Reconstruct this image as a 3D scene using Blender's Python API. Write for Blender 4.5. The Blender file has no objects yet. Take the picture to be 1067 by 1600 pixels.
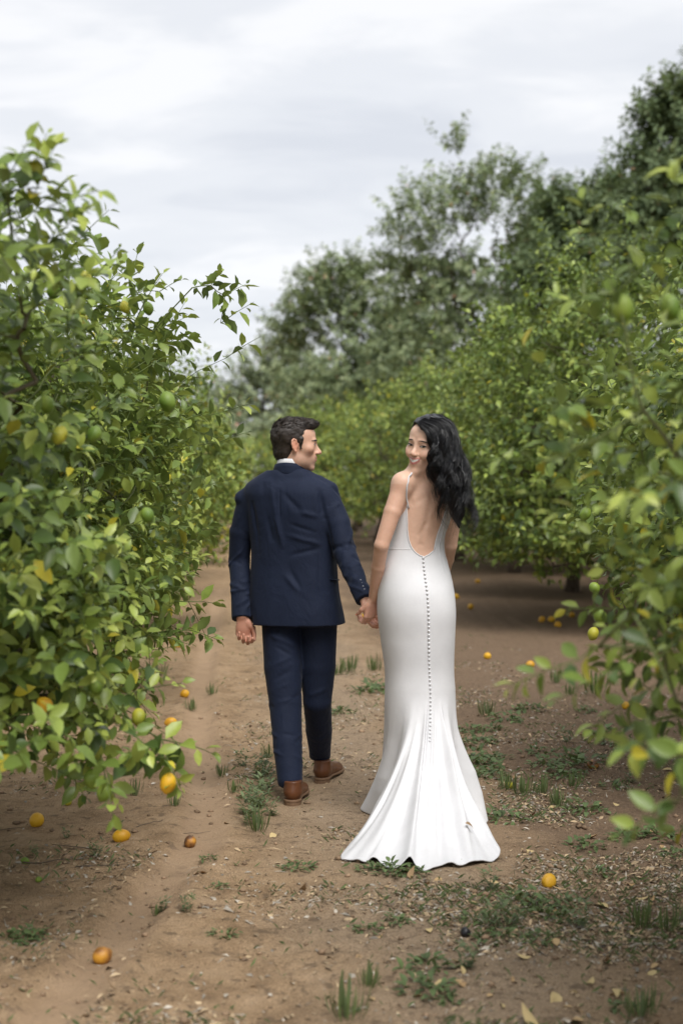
import bpy, math
import numpy as np
from math import radians, sin, cos, pi
sc = bpy.context.scene
COL = sc.collection
# ---------------------------------------------------------------- camera, sky, sun, exposure
F = 2222.22                      # focal length in photograph pixels (50 mm on a 36 mm tall frame)
CAMH, HOR = 1.45, 760.0          # eye height, image row of the horizon
cam = bpy.data.cameras.new('camera'); camo = bpy.data.objects.new('camera', cam); COL.objects.link(camo)
camo.location = (0, 0, CAMH); camo.rotation_euler = (radians(90), 0, 0)
cam.sensor_fit = 'VERTICAL'; cam.sensor_height = 36; cam.sensor_width = 24; cam.lens = 50
cam.shift_y = -(800 - HOR) / 1600
cam.clip_start = 0.05; cam.clip_end = 2000
cam.dof.use_dof = True; cam.dof.focus_distance = 6.3; cam.dof.aperture_fstop = 2.2
sc.camera = camo

SUN_EL, SUN_AZ = 56.0, 158.0     # azimuth clockwise from +Y: behind the camera, to the right
w = bpy.data.worlds.new('World'); sc.world = w; w.use_nodes = True
nt = w.node_tree; nt.nodes.clear(); N = nt.nodes.new; L = nt.links.new
out = N('ShaderNodeOutputWorld'); mixs = N('ShaderNodeMixShader')
sky = N('ShaderNodeTexSky'); sky.sky_type = 'NISHITA'; sky.sun_disc = False
sky.sun_elevation = radians(SUN_EL); sky.sun_rotation = radians(SUN_AZ)
bg1 = N('ShaderNodeBackground'); bg1.inputs['Strength'].default_value = 0.1
bg2 = N('ShaderNodeBackground'); bg2.inputs['Strength'].default_value = 0.81
L(sky.outputs[0], bg1.inputs[0])
tc = N('ShaderNodeTexCoord'); sep = N('ShaderNodeSeparateXYZ'); L(tc.outputs['Generated'], sep.inputs[0])
def mth(op, a, b=None, c=None):
    m = N('ShaderNodeMath'); m.operation = op
    for i, v in enumerate((a, b, c)):
        if v is None: continue
        if isinstance(v, (int, float)): m.inputs[i].default_value = v
        else: L(v, m.inputs[i])
    return m.outputs[0]
zz = mth('ADD', mth('MAXIMUM', sep.outputs[2], 0.0), 0.16)
cmb = N('ShaderNodeCombineXYZ')
L(mth('DIVIDE', sep.outputs[0], zz), cmb.inputs[0]); L(mth('DIVIDE', sep.outputs[1], zz), cmb.inputs[1])
def wnoise(scale, detail, rough, dist, off):
    mp = N('ShaderNodeMapping'); mp.inputs['Location'].default_value = off
    mp.inputs['Rotation'].default_value = (0, 0, 0.35); mp.inputs['Scale'].default_value = (0.62, 1.0, 1.0)
    L(cmb.outputs[0], mp.inputs[0])
    n = N('ShaderNodeTexNoise'); n.inputs['Scale'].default_value = scale; n.inputs['Detail'].default_value = detail
    n.inputs['Roughness'].default_value = rough; n.inputs['Distortion'].default_value = dist
    L(mp.outputs[0], n.inputs['Vector']); return n.outputs[0]
cl = mth('ADD', mth('MULTIPLY', wnoise(1.3, 4, 0.5, 0.4, (3.1, 1.7, 0)), 0.58), mth('MULTIPLY', wnoise(4.2, 6, 0.58, 0.5, (0.4, 5.2, 0)), 0.42))
rmp = N('ShaderNodeValToRGB'); L(cl, rmp.inputs[0])
rmp.color_ramp.interpolation = 'EASE'
e = rmp.color_ramp.elements
e[0].position = 0.38; e[0].color = (0.59, 0.61, 0.655, 1)
e[1].position = 0.62; e[1].color = (0.785, 0.787, 0.80, 1)
m = rmp.color_ramp.elements.new(0.50); m.color = (0.675, 0.69, 0.722, 1)
L(rmp.outputs[0], bg2.inputs[0])
mixs.inputs[0].default_value = 0.93
L(bg1.outputs[0], mixs.inputs[1]); L(bg2.outputs[0], mixs.inputs[2]); L(mixs.outputs[0], out.inputs[0])

sun = bpy.data.lights.new('sun', 'SUN'); suno = bpy.data.objects.new('sun', sun); COL.objects.link(suno)
sun.energy = 2.25; sun.angle = radians(36); sun.color = (1.0, 0.965, 0.92)
suno.location = (0, 0, 20); suno.rotation_euler = (radians(90 - SUN_EL), 0, radians(180 - SUN_AZ + 0))
vs = sc.view_settings; vs.view_transform = 'Standard'; vs.look = 'None'; vs.exposure = 0.68; vs.gamma = 1.0; vs.use_curve_mapping = False
sc.render.engine = 'CYCLES'; sc.cycles.use_denoising = True
sc.cycles.max_bounces = 8; sc.cycles.diffuse_bounces = 3; sc.cycles.glossy_bounces = 3; sc.cycles.transmission_bounces = 4; sc.cycles.transparent_max_bounces = 6

# ---------------------------------------------------------------- helpers
def P(px, py, d):
    """world point seen at photograph pixel (px, py) when it stands d metres away"""
    return np.array([(px - 533.5) / F * d, d, CAMH - (py - HOR) / F * d])
def ground_d(py): return CAMH * F / (py - HOR)

def nrm(v):
    v = np.asarray(v, float); return v / np.maximum(np.linalg.norm(v, axis=-1, keepdims=True), 1e-9)

def raw_mesh(name, V, quads=None, tris=None, col=None, smooth=True):
    V = np.asarray(V, np.float32).reshape(-1, 3)
    q = np.zeros((0, 4), np.int32) if quads is None or len(quads) == 0 else np.asarray(quads, np.int32)
    t = np.zeros((0, 3), np.int32) if tris is None or len(tris) == 0 else np.asarray(tris, np.int32)
    me = bpy.data.meshes.new(name)
    me.vertices.add(len(V)); me.vertices.foreach_set('co', V.ravel())
    nl = q.size + t.size
    me.loops.add(nl); me.loops.foreach_set('vertex_index', np.concatenate([q.ravel(), t.ravel()]).astype(np.int32))
    me.polygons.add(len(q) + len(t))
    st = np.concatenate([np.arange(len(q)) * 4, q.size + np.arange(len(t)) * 3]).astype(np.int32)
    me.polygons.foreach_set('loop_start', st)
    if smooth: me.polygons.foreach_set('use_smooth', np.ones(len(st), bool))
    if col is not None:
        a = me.color_attributes.new('col', 'FLOAT_COLOR', 'POINT')
        c = np.ones((len(V), 4), np.float32); c[:, :3] = col
        a.data.foreach_set('color', c.ravel())
    me.update(calc_edges=True); me.validate()
    return me

def link(name, me, mat=None, parent=None, **props):
    o = bpy.data.objects.new(name, me); COL.objects.link(o)
    if mat is not None and me is not None and len(me.materials) == 0: me.materials.append(mat)
    if parent is not None: o.parent = parent
    for k, v in props.items(): o[k] = v
    return o

class MB:
    """collects pieces of one mesh"""
    def __init__(s): s.V = []; s.Q = []; s.T = []; s.C = []; s.n = 0
    def add(s, V, Q=None, T=None, col=None):
        V = np.asarray(V, float).reshape(-1, 3); s.V.append(V)
        if Q is not None and len(Q): s.Q.append(np.asarray(Q, np.int64) + s.n)
        if T is not None and len(T): s.T.append(np.asarray(T, np.int64) + s.n)
        c = np.ones((len(V), 3)); 
        if col is not None: c[:] = col
        s.C.append(c); s.n += len(V)
    def mesh(s, name, smooth=True, color=True):
        return raw_mesh(name, np.concatenate(s.V), np.concatenate(s.Q) if s.Q else None, np.concatenate(s.T) if s.T else None,
                        np.concatenate(s.C) if color else None, smooth)
    def tube(s, pts, rad, n=6, cap=True, col=None, flat=1.0, up=None):
        pts = np.asarray(pts, float); k = len(pts); rad = np.broadcast_to(np.asarray(rad, float), (k,))
        tg = np.gradient(pts, axis=0); tg = nrm(tg)
        ref = np.array([0.31, 0.2, 0.93]) if up is None else np.asarray(up, float)
        a = nrm(np.cross(tg, ref)); b = np.cross(tg, a)
        th = np.arange(n) / n * 2 * pi
        V = pts[:, None] + rad[:, None, None] * (np.cos(th)[None, :, None] * a[:, None] + flat * np.sin(th)[None, :, None] * b[:, None])
        i = np.arange(k - 1)[:, None] * n; j = np.arange(n)[None]; j2 = (j + 1) % n
        Q = np.stack([i + j, i + j2, i + n + j2, i + n + j], -1).reshape(-1, 4)
        V = V.reshape(-1, 3); T = None
        if cap:
            V = np.concatenate([V, pts[:1], pts[-1:]]); c0 = k * n; jj = np.arange(n); j2 = (jj + 1) % n
            T = np.concatenate([np.stack([np.full(n, c0), j2, jj], -1), np.stack([np.full(n, c0 + 1), (k - 1) * n + jj, (k - 1) * n + j2], -1)])
        if col is not None and np.ndim(col) == 2:
            cc = np.repeat(np.asarray(col), n, 0)
            if cap: cc = np.concatenate([cc, cc[:1], cc[-1:]])
            col = cc
        s.add(V, Q, T, col)

def hsh(ix, iy, iz, seed):
    h = (ix.astype(np.int64) * 374761393 + iy.astype(np.int64) * 668265263 + iz.astype(np.int64) * 2147483647 + seed * 974711) & 0xffffffff
    h = ((h ^ (h >> 13)) * 1274126177) & 0xffffffff
    h = ((h ^ (h >> 16)) * 2246822519) & 0xffffffff
    return ((h ^ (h >> 15)) & 0xffff) / 65535.0 * 2 - 1
def vnoise(p, scale=1.0, seed=0):
    """smooth value noise in [-1, 1] at points p (..., 2 or 3)"""
    p = np.asarray(p, float) * scale
    if p.shape[-1] == 2: p = np.concatenate([p, np.zeros(p.shape[:-1] + (1,))], -1)
    i = np.floor(p).astype(np.int64); f = p - i; f = f * f * f * (f * (f * 6 - 15) + 10)
    r = 0
    for dx in (0, 1):
        for dy in (0, 1):
            for dz in (0, 1):
                wgt = (f[..., 0] if dx else 1 - f[..., 0]) * (f[..., 1] if dy else 1 - f[..., 1]) * (f[..., 2] if dz else 1 - f[..., 2])
                r = r + wgt * hsh(i[..., 0] + dx, i[..., 1] + dy, i[..., 2] + dz, seed)
    return r
def catmull(pts, n):
    """smooth curve of n points through pts"""
    p = np.asarray(pts, float); p = np.concatenate([2 * p[:1] - p[1:2], p, 2 * p[-1:] - p[-2:-1]])
    t = np.linspace(0, len(p) - 3 - 1e-6, n); i = t.astype(int); f = (t - i)[:, None]
    a, b, c, d = p[i], p[i + 1], p[i + 2], p[i + 3]
    return 0.5 * (2 * b + (c - a) * f + (2 * a - 5 * b + 4 * c - d) * f ** 2 + (3 * b - a - 3 * c + d) * f ** 3)

class Mat:
    """small wrapper that builds a node material"""
    def __init__(s, name):
        s.m = bpy.data.materials.new(name); s.m.use_nodes = True; s.t = s.m.node_tree
        s.b = s.t.nodes['Principled BSDF']; s.o = s.t.nodes['Material Output']
    def n(s, typ, **kw):
        x = s.t.nodes.new('ShaderNode' + typ)
        for k, v in kw.items(): setattr(x, k, v)
        return x
    def l(s, a, b): s.t.links.new(a, b)
    def set(s, **kw):
        for k, v in kw.items(): s.b.inputs[k.replace('_', ' ')].default_value = v
        return s
    def coord(s, scale=(1, 1, 1), kind='Object', rot=(0, 0, 0)):
        c = s.n('TexCoord'); mp = s.n('Mapping'); mp.inputs['Scale'].default_value = scale; mp.inputs['Rotation'].default_value = rot
        s.l(c.outputs[kind], mp.inputs[0]); return mp.outputs[0]
    def noise(s, scale, detail=4, rough=0.55, vec=None, dist=0.0):
        x = s.n('TexNoise'); x.inputs['Scale'].default_value = scale; x.inputs['Detail'].default_value = detail
        x.inputs['Roughness'].default_value = rough; x.inputs['Distortion'].default_value = dist
        if vec is not None: s.l(vec, x.inputs['Vector'])
        return x.outputs[0]
    def ramp(s, fac, stops):
        r = s.n('ValToRGB'); e = r.color_ramp.elements
        while len(e) < len(stops): e.new(0.5)
        for q, (p, c) in zip(e, stops):
            q.position = p; q.color = tuple(c) + (1,) if np.ndim(c) else (c, c, c, 1)
        s.l(fac, r.inputs[0]); return r.outputs[0]
    def mix(s, fac, a, b, typ='MIX'):
        x = s.n('Mix', data_type='RGBA', blend_type=typ)
        for i, v in ((0, fac), (6, a), (7, b)):
            if isinstance(v, (int, float)): x.inputs[i].default_value = v
            elif isinstance(v, (tuple, list)): x.inputs[i].default_value = tuple(v) + (1,)
            else: s.l(v, x.inputs[i])
        return x.outputs[2]
    def math(s, op, a, b=0.0):
        x = s.n('Math', operation=op)
        for i, v in enumerate((a, b)):
            if isinstance(v, (int, float)): x.inputs[i].default_value = v
            else: s.l(v, x.inputs[i])
        return x.outputs[0]
    def bump(s, h, strength=0.3, dist=0.01, prev=None):
        x = s.n('Bump'); x.inputs['Strength'].default_value = strength; x.inputs['Distance'].default_value = dist
        s.l(h, x.inputs['Height'])
        if prev is not None: s.l(prev, x.inputs['Normal'])
        s.l(x.outputs[0], s.b.inputs['Normal']); return x.outputs[0]
    def base(s, v): s.l(v, s.b.inputs['Base Color']); return s
    def attr(s, name='col'):
        a = s.n('Attribute'); a.attribute_name = name; return a.outputs['Color']
# ---------------------------------------------------------------- ground
TRACK = np.array([[-0.86, 3.2], [-0.80, 3.9], [-0.70, 4.8], [-0.58, 5.7], [-0.62, 6.6], [-0.80, 8.0], [-1.0, 10.0], [-1.3, 14.0], [-1.7, 20.0]])
def seg_dist(x, y, line):
    d = np.full(np.shape(x), 1e9)
    for a, b in zip(line[:-1], line[1:]):
        ab = b - a; t = np.clip(((x - a[0]) * ab[0] + (y - a[1]) * ab[1]) / (ab @ ab), 0, 1)
        d = np.minimum(d, np.hypot(x - a[0] - t * ab[0], y - a[1] - t * ab[1]))
    return d
def gz(x, y):
    """height of the soil"""
    x = np.asarray(x, float); y = np.asarray(y, float); p = np.stack([x, y], -1)
    amp = 1 - 0.75 * np.exp(-(((x - 0.1) / 0.75) ** 2 + ((y - 6.2) / 1.0) ** 2) ** 2)
    td = seg_dist(x, y, TRACK); tr = np.exp(-(td / 0.085) ** 4)
    z = 0.016 * vnoise(p, 1.3, 1) + 0.010 * vnoise(p, 4.0, 2)
    z = z + (1 - 0.85 * tr) * (0.007 * vnoise(p, 11.0, 3) + 0.0075 * vnoise(p, 27.0, 4) * (0.5 + 0.5 * vnoise(p, 2.1, 9)) + 0.0042 * vnoise(p, 52.0, 5))
    z = z - 0.020 * tr + 0.014 * np.exp(-((td - 0.13) / 0.05) ** 2)
    z = z - 0.012 * np.exp(-(seg_dist(x, y, TRACK + np.array([1.62, 0])) / 0.11) ** 4)
    return z * amp
def axis(lo, fine0, fine1, hi, step, grow):
    a = list(np.arange(fine0, fine1, step)); s = step
    b = a[-1]
    while b < hi: s *= grow; b += s; a.append(b)
    s = step; b = fine0; c = []
    while b > lo: s *= grow; b -= s; c.append(b)
    return np.array(c[::-1] + a)
gx = axis(-260, -1.9, 2.4, 260, 0.023, 1.16); gy = axis(-60, 3.4, 7.2, 320, 0.023, 1.038)
GX, GY = np.meshgrid(gx, gy, indexing='ij')
Vg = np.stack([GX, GY, gz(GX, GY)], -1).reshape(-1, 3)
ni, nj = len(gx), len(gy)
ii = (np.arange(ni - 1)[:, None] * nj + np.arange(nj - 1)[None]).ravel()
trk = np.exp(-(np.minimum(seg_dist(GX, GY, TRACK), seg_dist(GX, GY, TRACK + np.array([.05, 0])) * 1.2) / .085) ** 4).ravel()
me = raw_mesh('ground', Vg, np.stack([ii, ii + nj, ii + nj + 1, ii + 1], -1), None, trk[:, None] * np.ones(3))
g = Mat('sandy_soil'); c = g.coord()
big = g.noise(0.9, 4, 0.6, c); mid = g.noise(5, 6, 0.65, c); fine = g.noise(60, 5, 0.7, c); grit = g.noise(240, 2, 0.6, c)
sand = g.ramp(mid, [(0.30, (0.275, 0.182, 0.105)), (0.52, (0.405, 0.278, 0.165)), (0.75, (0.49, 0.35, 0.222))])
grey = g.ramp(fine, [(0.3, (0.23, 0.172, 0.118)), (0.7, (0.41, 0.325, 0.238))])
# trodden grey strip along the middle of the path, humus under the tree rows, right side with shade painted in
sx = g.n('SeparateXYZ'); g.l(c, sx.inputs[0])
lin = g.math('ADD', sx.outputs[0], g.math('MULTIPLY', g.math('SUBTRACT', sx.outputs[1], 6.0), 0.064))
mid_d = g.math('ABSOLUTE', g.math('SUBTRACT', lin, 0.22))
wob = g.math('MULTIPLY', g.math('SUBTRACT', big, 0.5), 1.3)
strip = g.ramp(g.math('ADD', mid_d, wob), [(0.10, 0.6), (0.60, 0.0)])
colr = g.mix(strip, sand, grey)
hum_shade_r = g.ramp(g.math('ADD', lin, wob), [(0.55, 0.0), (1.15, 0.85)])
colr = g.mix(hum_shade_r, colr, g.ramp(fine, [(0.3, (0.115, 0.078, 0.052)), (0.7, (0.25, 0.172, 0.115))]))
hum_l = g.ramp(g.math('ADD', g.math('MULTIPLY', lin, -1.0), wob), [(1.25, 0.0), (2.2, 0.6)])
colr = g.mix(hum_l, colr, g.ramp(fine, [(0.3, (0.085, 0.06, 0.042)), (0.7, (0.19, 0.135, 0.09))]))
deep = g.ramp(g.math('ADD', lin, g.math('MULTIPLY', wob, 0.5)), [(1.25, 0.0), (1.9, 0.85)])  # shade beneath the right-hand trees, put into the soil colour
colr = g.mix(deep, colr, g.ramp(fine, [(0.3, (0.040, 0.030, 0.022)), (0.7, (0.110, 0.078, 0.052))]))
spk = g.ramp(grit, [(0.40, 0.50), (0.54, 1.0), (0.70, 1.25)])
colr = g.mix(0.75, colr, spk, 'MULTIPLY')
colr = g.mix(g.ramp(g.noise(17, 3, 0.6, c), [(0.56, 0.0), (0.68, 0.7)]), colr, (0.13, 0.092, 0.062))
colr = g.mix(g.math('MULTIPLY', g.attr(), 0.6), colr, (0.43, 0.30, 0.195))
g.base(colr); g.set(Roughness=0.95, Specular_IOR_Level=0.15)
b1 = g.bump(fine, 0.8, 0.014); g.bump(grit, 0.5, 0.004, b1)
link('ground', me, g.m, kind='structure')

# ---------------------------------------------------------------- foliage
def leaf_template(rows):
    ts = np.linspace(0, 1, rows + 2); t = []; s = []; h = []; 
    wd = lambda q: np.clip(np.sin(pi * np.clip(q, 0, 1) ** 0.86), 0, 1) ** 0.85
    t.append(0); s.append(0); h.append(0)
    for q in ts[1:-1]:
        for k in (-1, 0, 1):
            t.append(q); s.append(k * wd(q)); h.append(0.0 if k == 0 else 0.17 * wd(q))
    t.append(1); s.append(0); h.append(0)
    Q = []; T = [[0, 2, 1], [0, 3, 2]]
    for r in range(rows - 1):
        a = 1 + 3 * r
        Q += [[a, a + 1, a + 4, a + 3], [a + 1, a + 2, a + 5, a + 4]]
    a = 1 + 3 * (rows - 1); T += [[a, a + 1, a + 4 - 1], [a + 1, a + 2, a + 3]]
    T[2] = [a, a + 1, a + 3]
    return np.array(t), np.array(s), np.array(h), np.array(Q).reshape(-1, 4), np.array(T)
TEMPL = {r: leaf_template(r) for r in (1, 2, 3)}
def leaves_mesh(name, B, D, Nn, Ln, Wd, curl, col, rows=3):
    """all leaves of an array as one mesh; B base, D axis, Nn upper side, Ln length, Wd half width"""
    t, s, h, Q, T = TEMPL[rows]; n = len(B); k = len(t)
    S = nrm(np.cross(D, Nn)); U = np.cross(S, D)
    bend = -(t[None] ** 2) * curl[:, None]
    V = B[:, None] + D[:, None] * (Ln[:, None] * (t[None] - 0.18 * curl[:, None] * t[None] ** 2))[..., None] + S[:, None] * (Wd[:, None] * s[None])[..., None] \
        + U[:, None] * (Ln[:, None] * bend + Wd[:, None] * 2.2 * h[None])[..., None]
    off = (np.arange(n) * k)[:, None, None]
    q = (Q[None] + off).reshape(-1, 4) if len(Q) else None
    return raw_mesh(name, V, q, (T[None] + off).reshape(-1, 3), np.repeat(col, k, 0))

def leaf_mat(name, trans=0.24, rough=0.34, spec=0.38, gain=1.0):
    m = Mat(name); a = m.attr()
    geo = m.n('NewGeometry')
    pale = m.mix(0.35, a, (0.16, 0.20, 0.10))
    cc = m.mix(geo.outputs['Backfacing'], a, pale)
    v = m.noise(45, 2, 0.5, m.coord()); cc = m.mix(0.5, cc, m.ramp(v, [(0.3, 0.78), (0.7, 1.22)]), 'MULTIPLY')
    m.base(cc); m.set(Roughness=rough, Specular_IOR_Level=spec)
    tr = m.n('BsdfTranslucent'); m.l(m.mix(0.5, cc, (1.25, 1.2, 0.45), 'MULTIPLY'), tr.inputs[0])
    mx = m.n('MixShader'); mx.inputs[0].default_value = trans
    m.l(m.b.outputs[0], mx.inputs[1]); m.l(tr.outputs[0], mx.inputs[2]); m.l(mx.outputs[0], m.o.inputs[0])
    return m.m
M_LEAF = leaf_mat('citrus_leaf'); M_FAR = leaf_mat('dull_leaf', 0.25, 0.55, 0.3)
def bark_mat(name, c0, c1):
    m = Mat(name); c = m.coord((1, 1, 0.35)); n1 = m.noise(40, 5, 0.65, c)
    m.base(m.ramp(n1, [(0.3, c0), (0.7, c1)])); m.set(Roughness=0.9, Specular_IOR_Level=0.2); m.bump(n1, 0.6, 0.004); return m.m
M_BARK = bark_mat('citrus_bark', (0.06, 0.045, 0.033), (0.17, 0.13, 0.10))
def twig_mat():
    m = Mat('twig'); m.base(m.attr()); m.set(Roughness=0.7, Specular_IOR_Level=0.3); return m.m
M_TWIG = twig_mat()
def fruit_mat(name, stops, scale=8):
    m = Mat(name); c = m.coord(); n1 = m.noise(scale, 3, 0.5, c)
    oi = m.n('ObjectInfo'); f = m.math('ADD', n1, m.math('MULTIPLY', m.math('SUBTRACT', oi.outputs['Random'], 0.5), 0.25))
    m.base(m.ramp(f, stops)); m.set(Roughness=0.42, Specular_IOR_Level=0.45)
    v = m.n('TexVoronoi'); v.inputs['Scale'].default_value = 420; m.l(c, v.inputs['Vector']); m.bump(v.outputs['Distance'], 0.35, 0.002)
    return m.m
M_GREENFRUIT = fruit_mat('unripe_peel', [(0.3, (0.09, 0.17, 0.02)), (0.7, (0.22, 0.30, 0.04))])
M_LEMON = fruit_mat('ripe_peel', [(0.25, (0.50, 0.24, 0.012)), (0.5, (0.66, 0.36, 0.015)), (0.75, (0.72, 0.46, 0.03))])
M_LIMEY = fruit_mat('turning_peel', [(0.3, (0.22, 0.27, 0.03)), (0.7, (0.46, 0.42, 0.04))])
M_ROT = fruit_mat('browned_peel', [(0.38, (0.10, 0.045, 0.02)), (0.52, (0.34, 0.15, 0.03)), (0.7, (0.58, 0.28, 0.03))], 22)

def lemon_mesh(name, r=0.03, ln=1.18, seed=0, dent=0.0):
    nu, nv = 20, 13; v = np.linspace(0, pi, nv)[1:-1]; u = np.arange(nu) / nu * 2 * pi
    U, Vv = np.meshgrid(u, v); 
    p = np.stack([np.sin(Vv) * np.cos(U), np.sin(Vv) * np.sin(U), np.cos(Vv)], -1).reshape(-1, 3)
    p = np.concatenate([p, [[0, 0, 1], [0, 0, -1]]])
    rr = 1 + 0.05 * vnoise(p, 1.6, seed) - dent * np.exp(-((p - nrm(np.array([0.6, 0.5, 0.6]))) ** 2).sum(1) / 0.25)
    nip = np.exp(-(((np.abs(p[:, 2]) - 1) / 0.09) ** 2)) * np.where(p[:, 2] > 0, 0.13, 0.05)
    V = p * (rr * r)[:, None]; V[:, 2] *= ln; V[:, 2] += np.sign(p[:, 2]) * nip * r
    k = nv - 2; i = np.arange(k - 1)[:, None] * nu; j = np.arange(nu)[None]; j2 = (j + 1) % nu
    Q = np.stack([i + j, i + nu + j, i + nu + j2, i + j2], -1).reshape(-1, 4)
    jj = np.arange(nu); T = np.concatenate([np.stack([np.full(nu, k * nu), jj, (jj + 1) % nu], -1), np.stack([np.full(nu, k * nu + 1), (k - 1) * nu + (jj + 1) % nu, (k - 1) * nu + jj], -1)])
    return raw_mesh(name, V, Q, T)
FRUITM = {}
for kind, mt in (('green', M_GREENFRUIT), ('ripe', M_LEMON), ('turning', M_LIMEY), ('rot', M_ROT)):
    FRUITM[kind] = []
    for q in range(3):
        me = lemon_mesh('lemon', 0.0235, 1.05 + 0.10 * q, q + 5, 0.35 if kind == 'rot' else 0.05 * q); me.materials.append(mt); FRUITM[kind].append(me)

def in_frame(p, pad=20):
    d = np.maximum(p[:, 1], 0.1); px = p[:, 0] / d * F + 533.5; py = HOR - (p[:, 2] - CAMH) / d * F
    return (p[:, 1] > 1) & (px > -pad) & (px < 1067 + pad) & (py > -pad) & (py < 1600 + pad), px, py

PAL = np.array([[0.066, 0.110, 0.027], [0.158, 0.230, 0.048], [0.262, 0.338, 0.068], [0.370, 0.432, 0.090], [0.56, 0.50, 0.05]])
def grow(rng, base, h0, lobes, n_att, sprigs=(), limbs=(), trunk_r=0.06, shell=0.55, boxy=0.0):
    """skeleton: list of polylines with radii, and leaf-bearing twigs"""
    base = np.asarray(base, float)
    vol = np.array([r[0] * r[1] * r[2] for c, r in lobes]) ** (2 / 3); pr = vol / vol.sum()
    pts = []
    for _ in range(n_att * 3):
        if len(pts) >= n_att: break
        c, r = lobes[rng.choice(len(lobes), p=pr)]
        d = nrm(rng.normal(size=3)); rad = 1 - shell * rng.random() ** 1.5
        if boxy: d = d * (np.abs(d) ** -boxy); d = d / np.linalg.norm(d) ** 0.45
        p = np.asarray(c) + d * rad * np.asarray(r) * (1 + 0.10 * vnoise(d, 3.0, int(abs(base[0]) * 97) + 3))
        if p[2] < 0.28 + 0.1 * rng.random(): continue
        pts.append(p)
    pts = np.array(pts)
    cen = np.mean([c for c, r in lobes], 0)
    top = base + np.array([rng.normal() * 0.05, rng.normal() * 0.05, h0])
    nodes = [base + (top - base) * t for t in (0.0, 0.35, 0.7, 1.0)]
    par = [-1, 0, 1, 2]; paths = [[0, 1, 2, 3]]
    nd = np.zeros((60000, 3)); nd[:4] = nodes; nn = 4; parent = [-1, 0, 1, 2]; depth = np.zeros(60000); depth[:4] = (0, .1, .2, .3)
    att = [(np.linalg.norm(p - top), p, 0) for p in pts] 
    att.sort(key=lambda a: a[0])
    att = [(q[0], q[1], 0) for q in att]
    pre = [(0, np.asarray(p), 1) for lb in limbs for p in lb]
    tail = [(0, np.asarray(p), 2) for p in sprigs]
    twigs = []
    for _, p, kind in pre + att + tail:
        dd = np.linalg.norm(nd[3:nn] - p, axis=1) + 0.16 * depth[3:nn]
        j = int(np.argmin(dd)) + 3; a = nd[j]; L_ = np.linalg.norm(p - a)
        m = max(2, int(L_ / 0.13) + 1)
        bow = rng.normal(size=3) * 0.10 * L_ + np.array([0, 0, 0.10 * L_])
        ids = [j]
        for k in range(1, m + 1):
            t = k / m; q = a + (p - a) * t + bow * 4 * t * (1 - t) * 0.6
            nd[nn] = q; parent.append(ids[-1]); depth[nn] = depth[ids[-1]] + L_ / m; ids.append(nn); nn += 1
        paths.append(ids)
        twigs.append(ids)
    cnt = np.zeros(nn); 
    for ids in twigs: cnt[ids[-1]] += 1
    for k in range(nn - 1, 0, -1): cnt[parent[k]] += cnt[k]
    rad = 0.0017 * np.maximum(cnt, 0.6) ** 0.55; rad = rad * (trunk_r / rad[0]) ** np.clip(np.log(cnt + 1) / np.log(cnt[0] + 1), 0, 1)
    return nd[:nn], paths, rad, cnt, twigs

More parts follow.
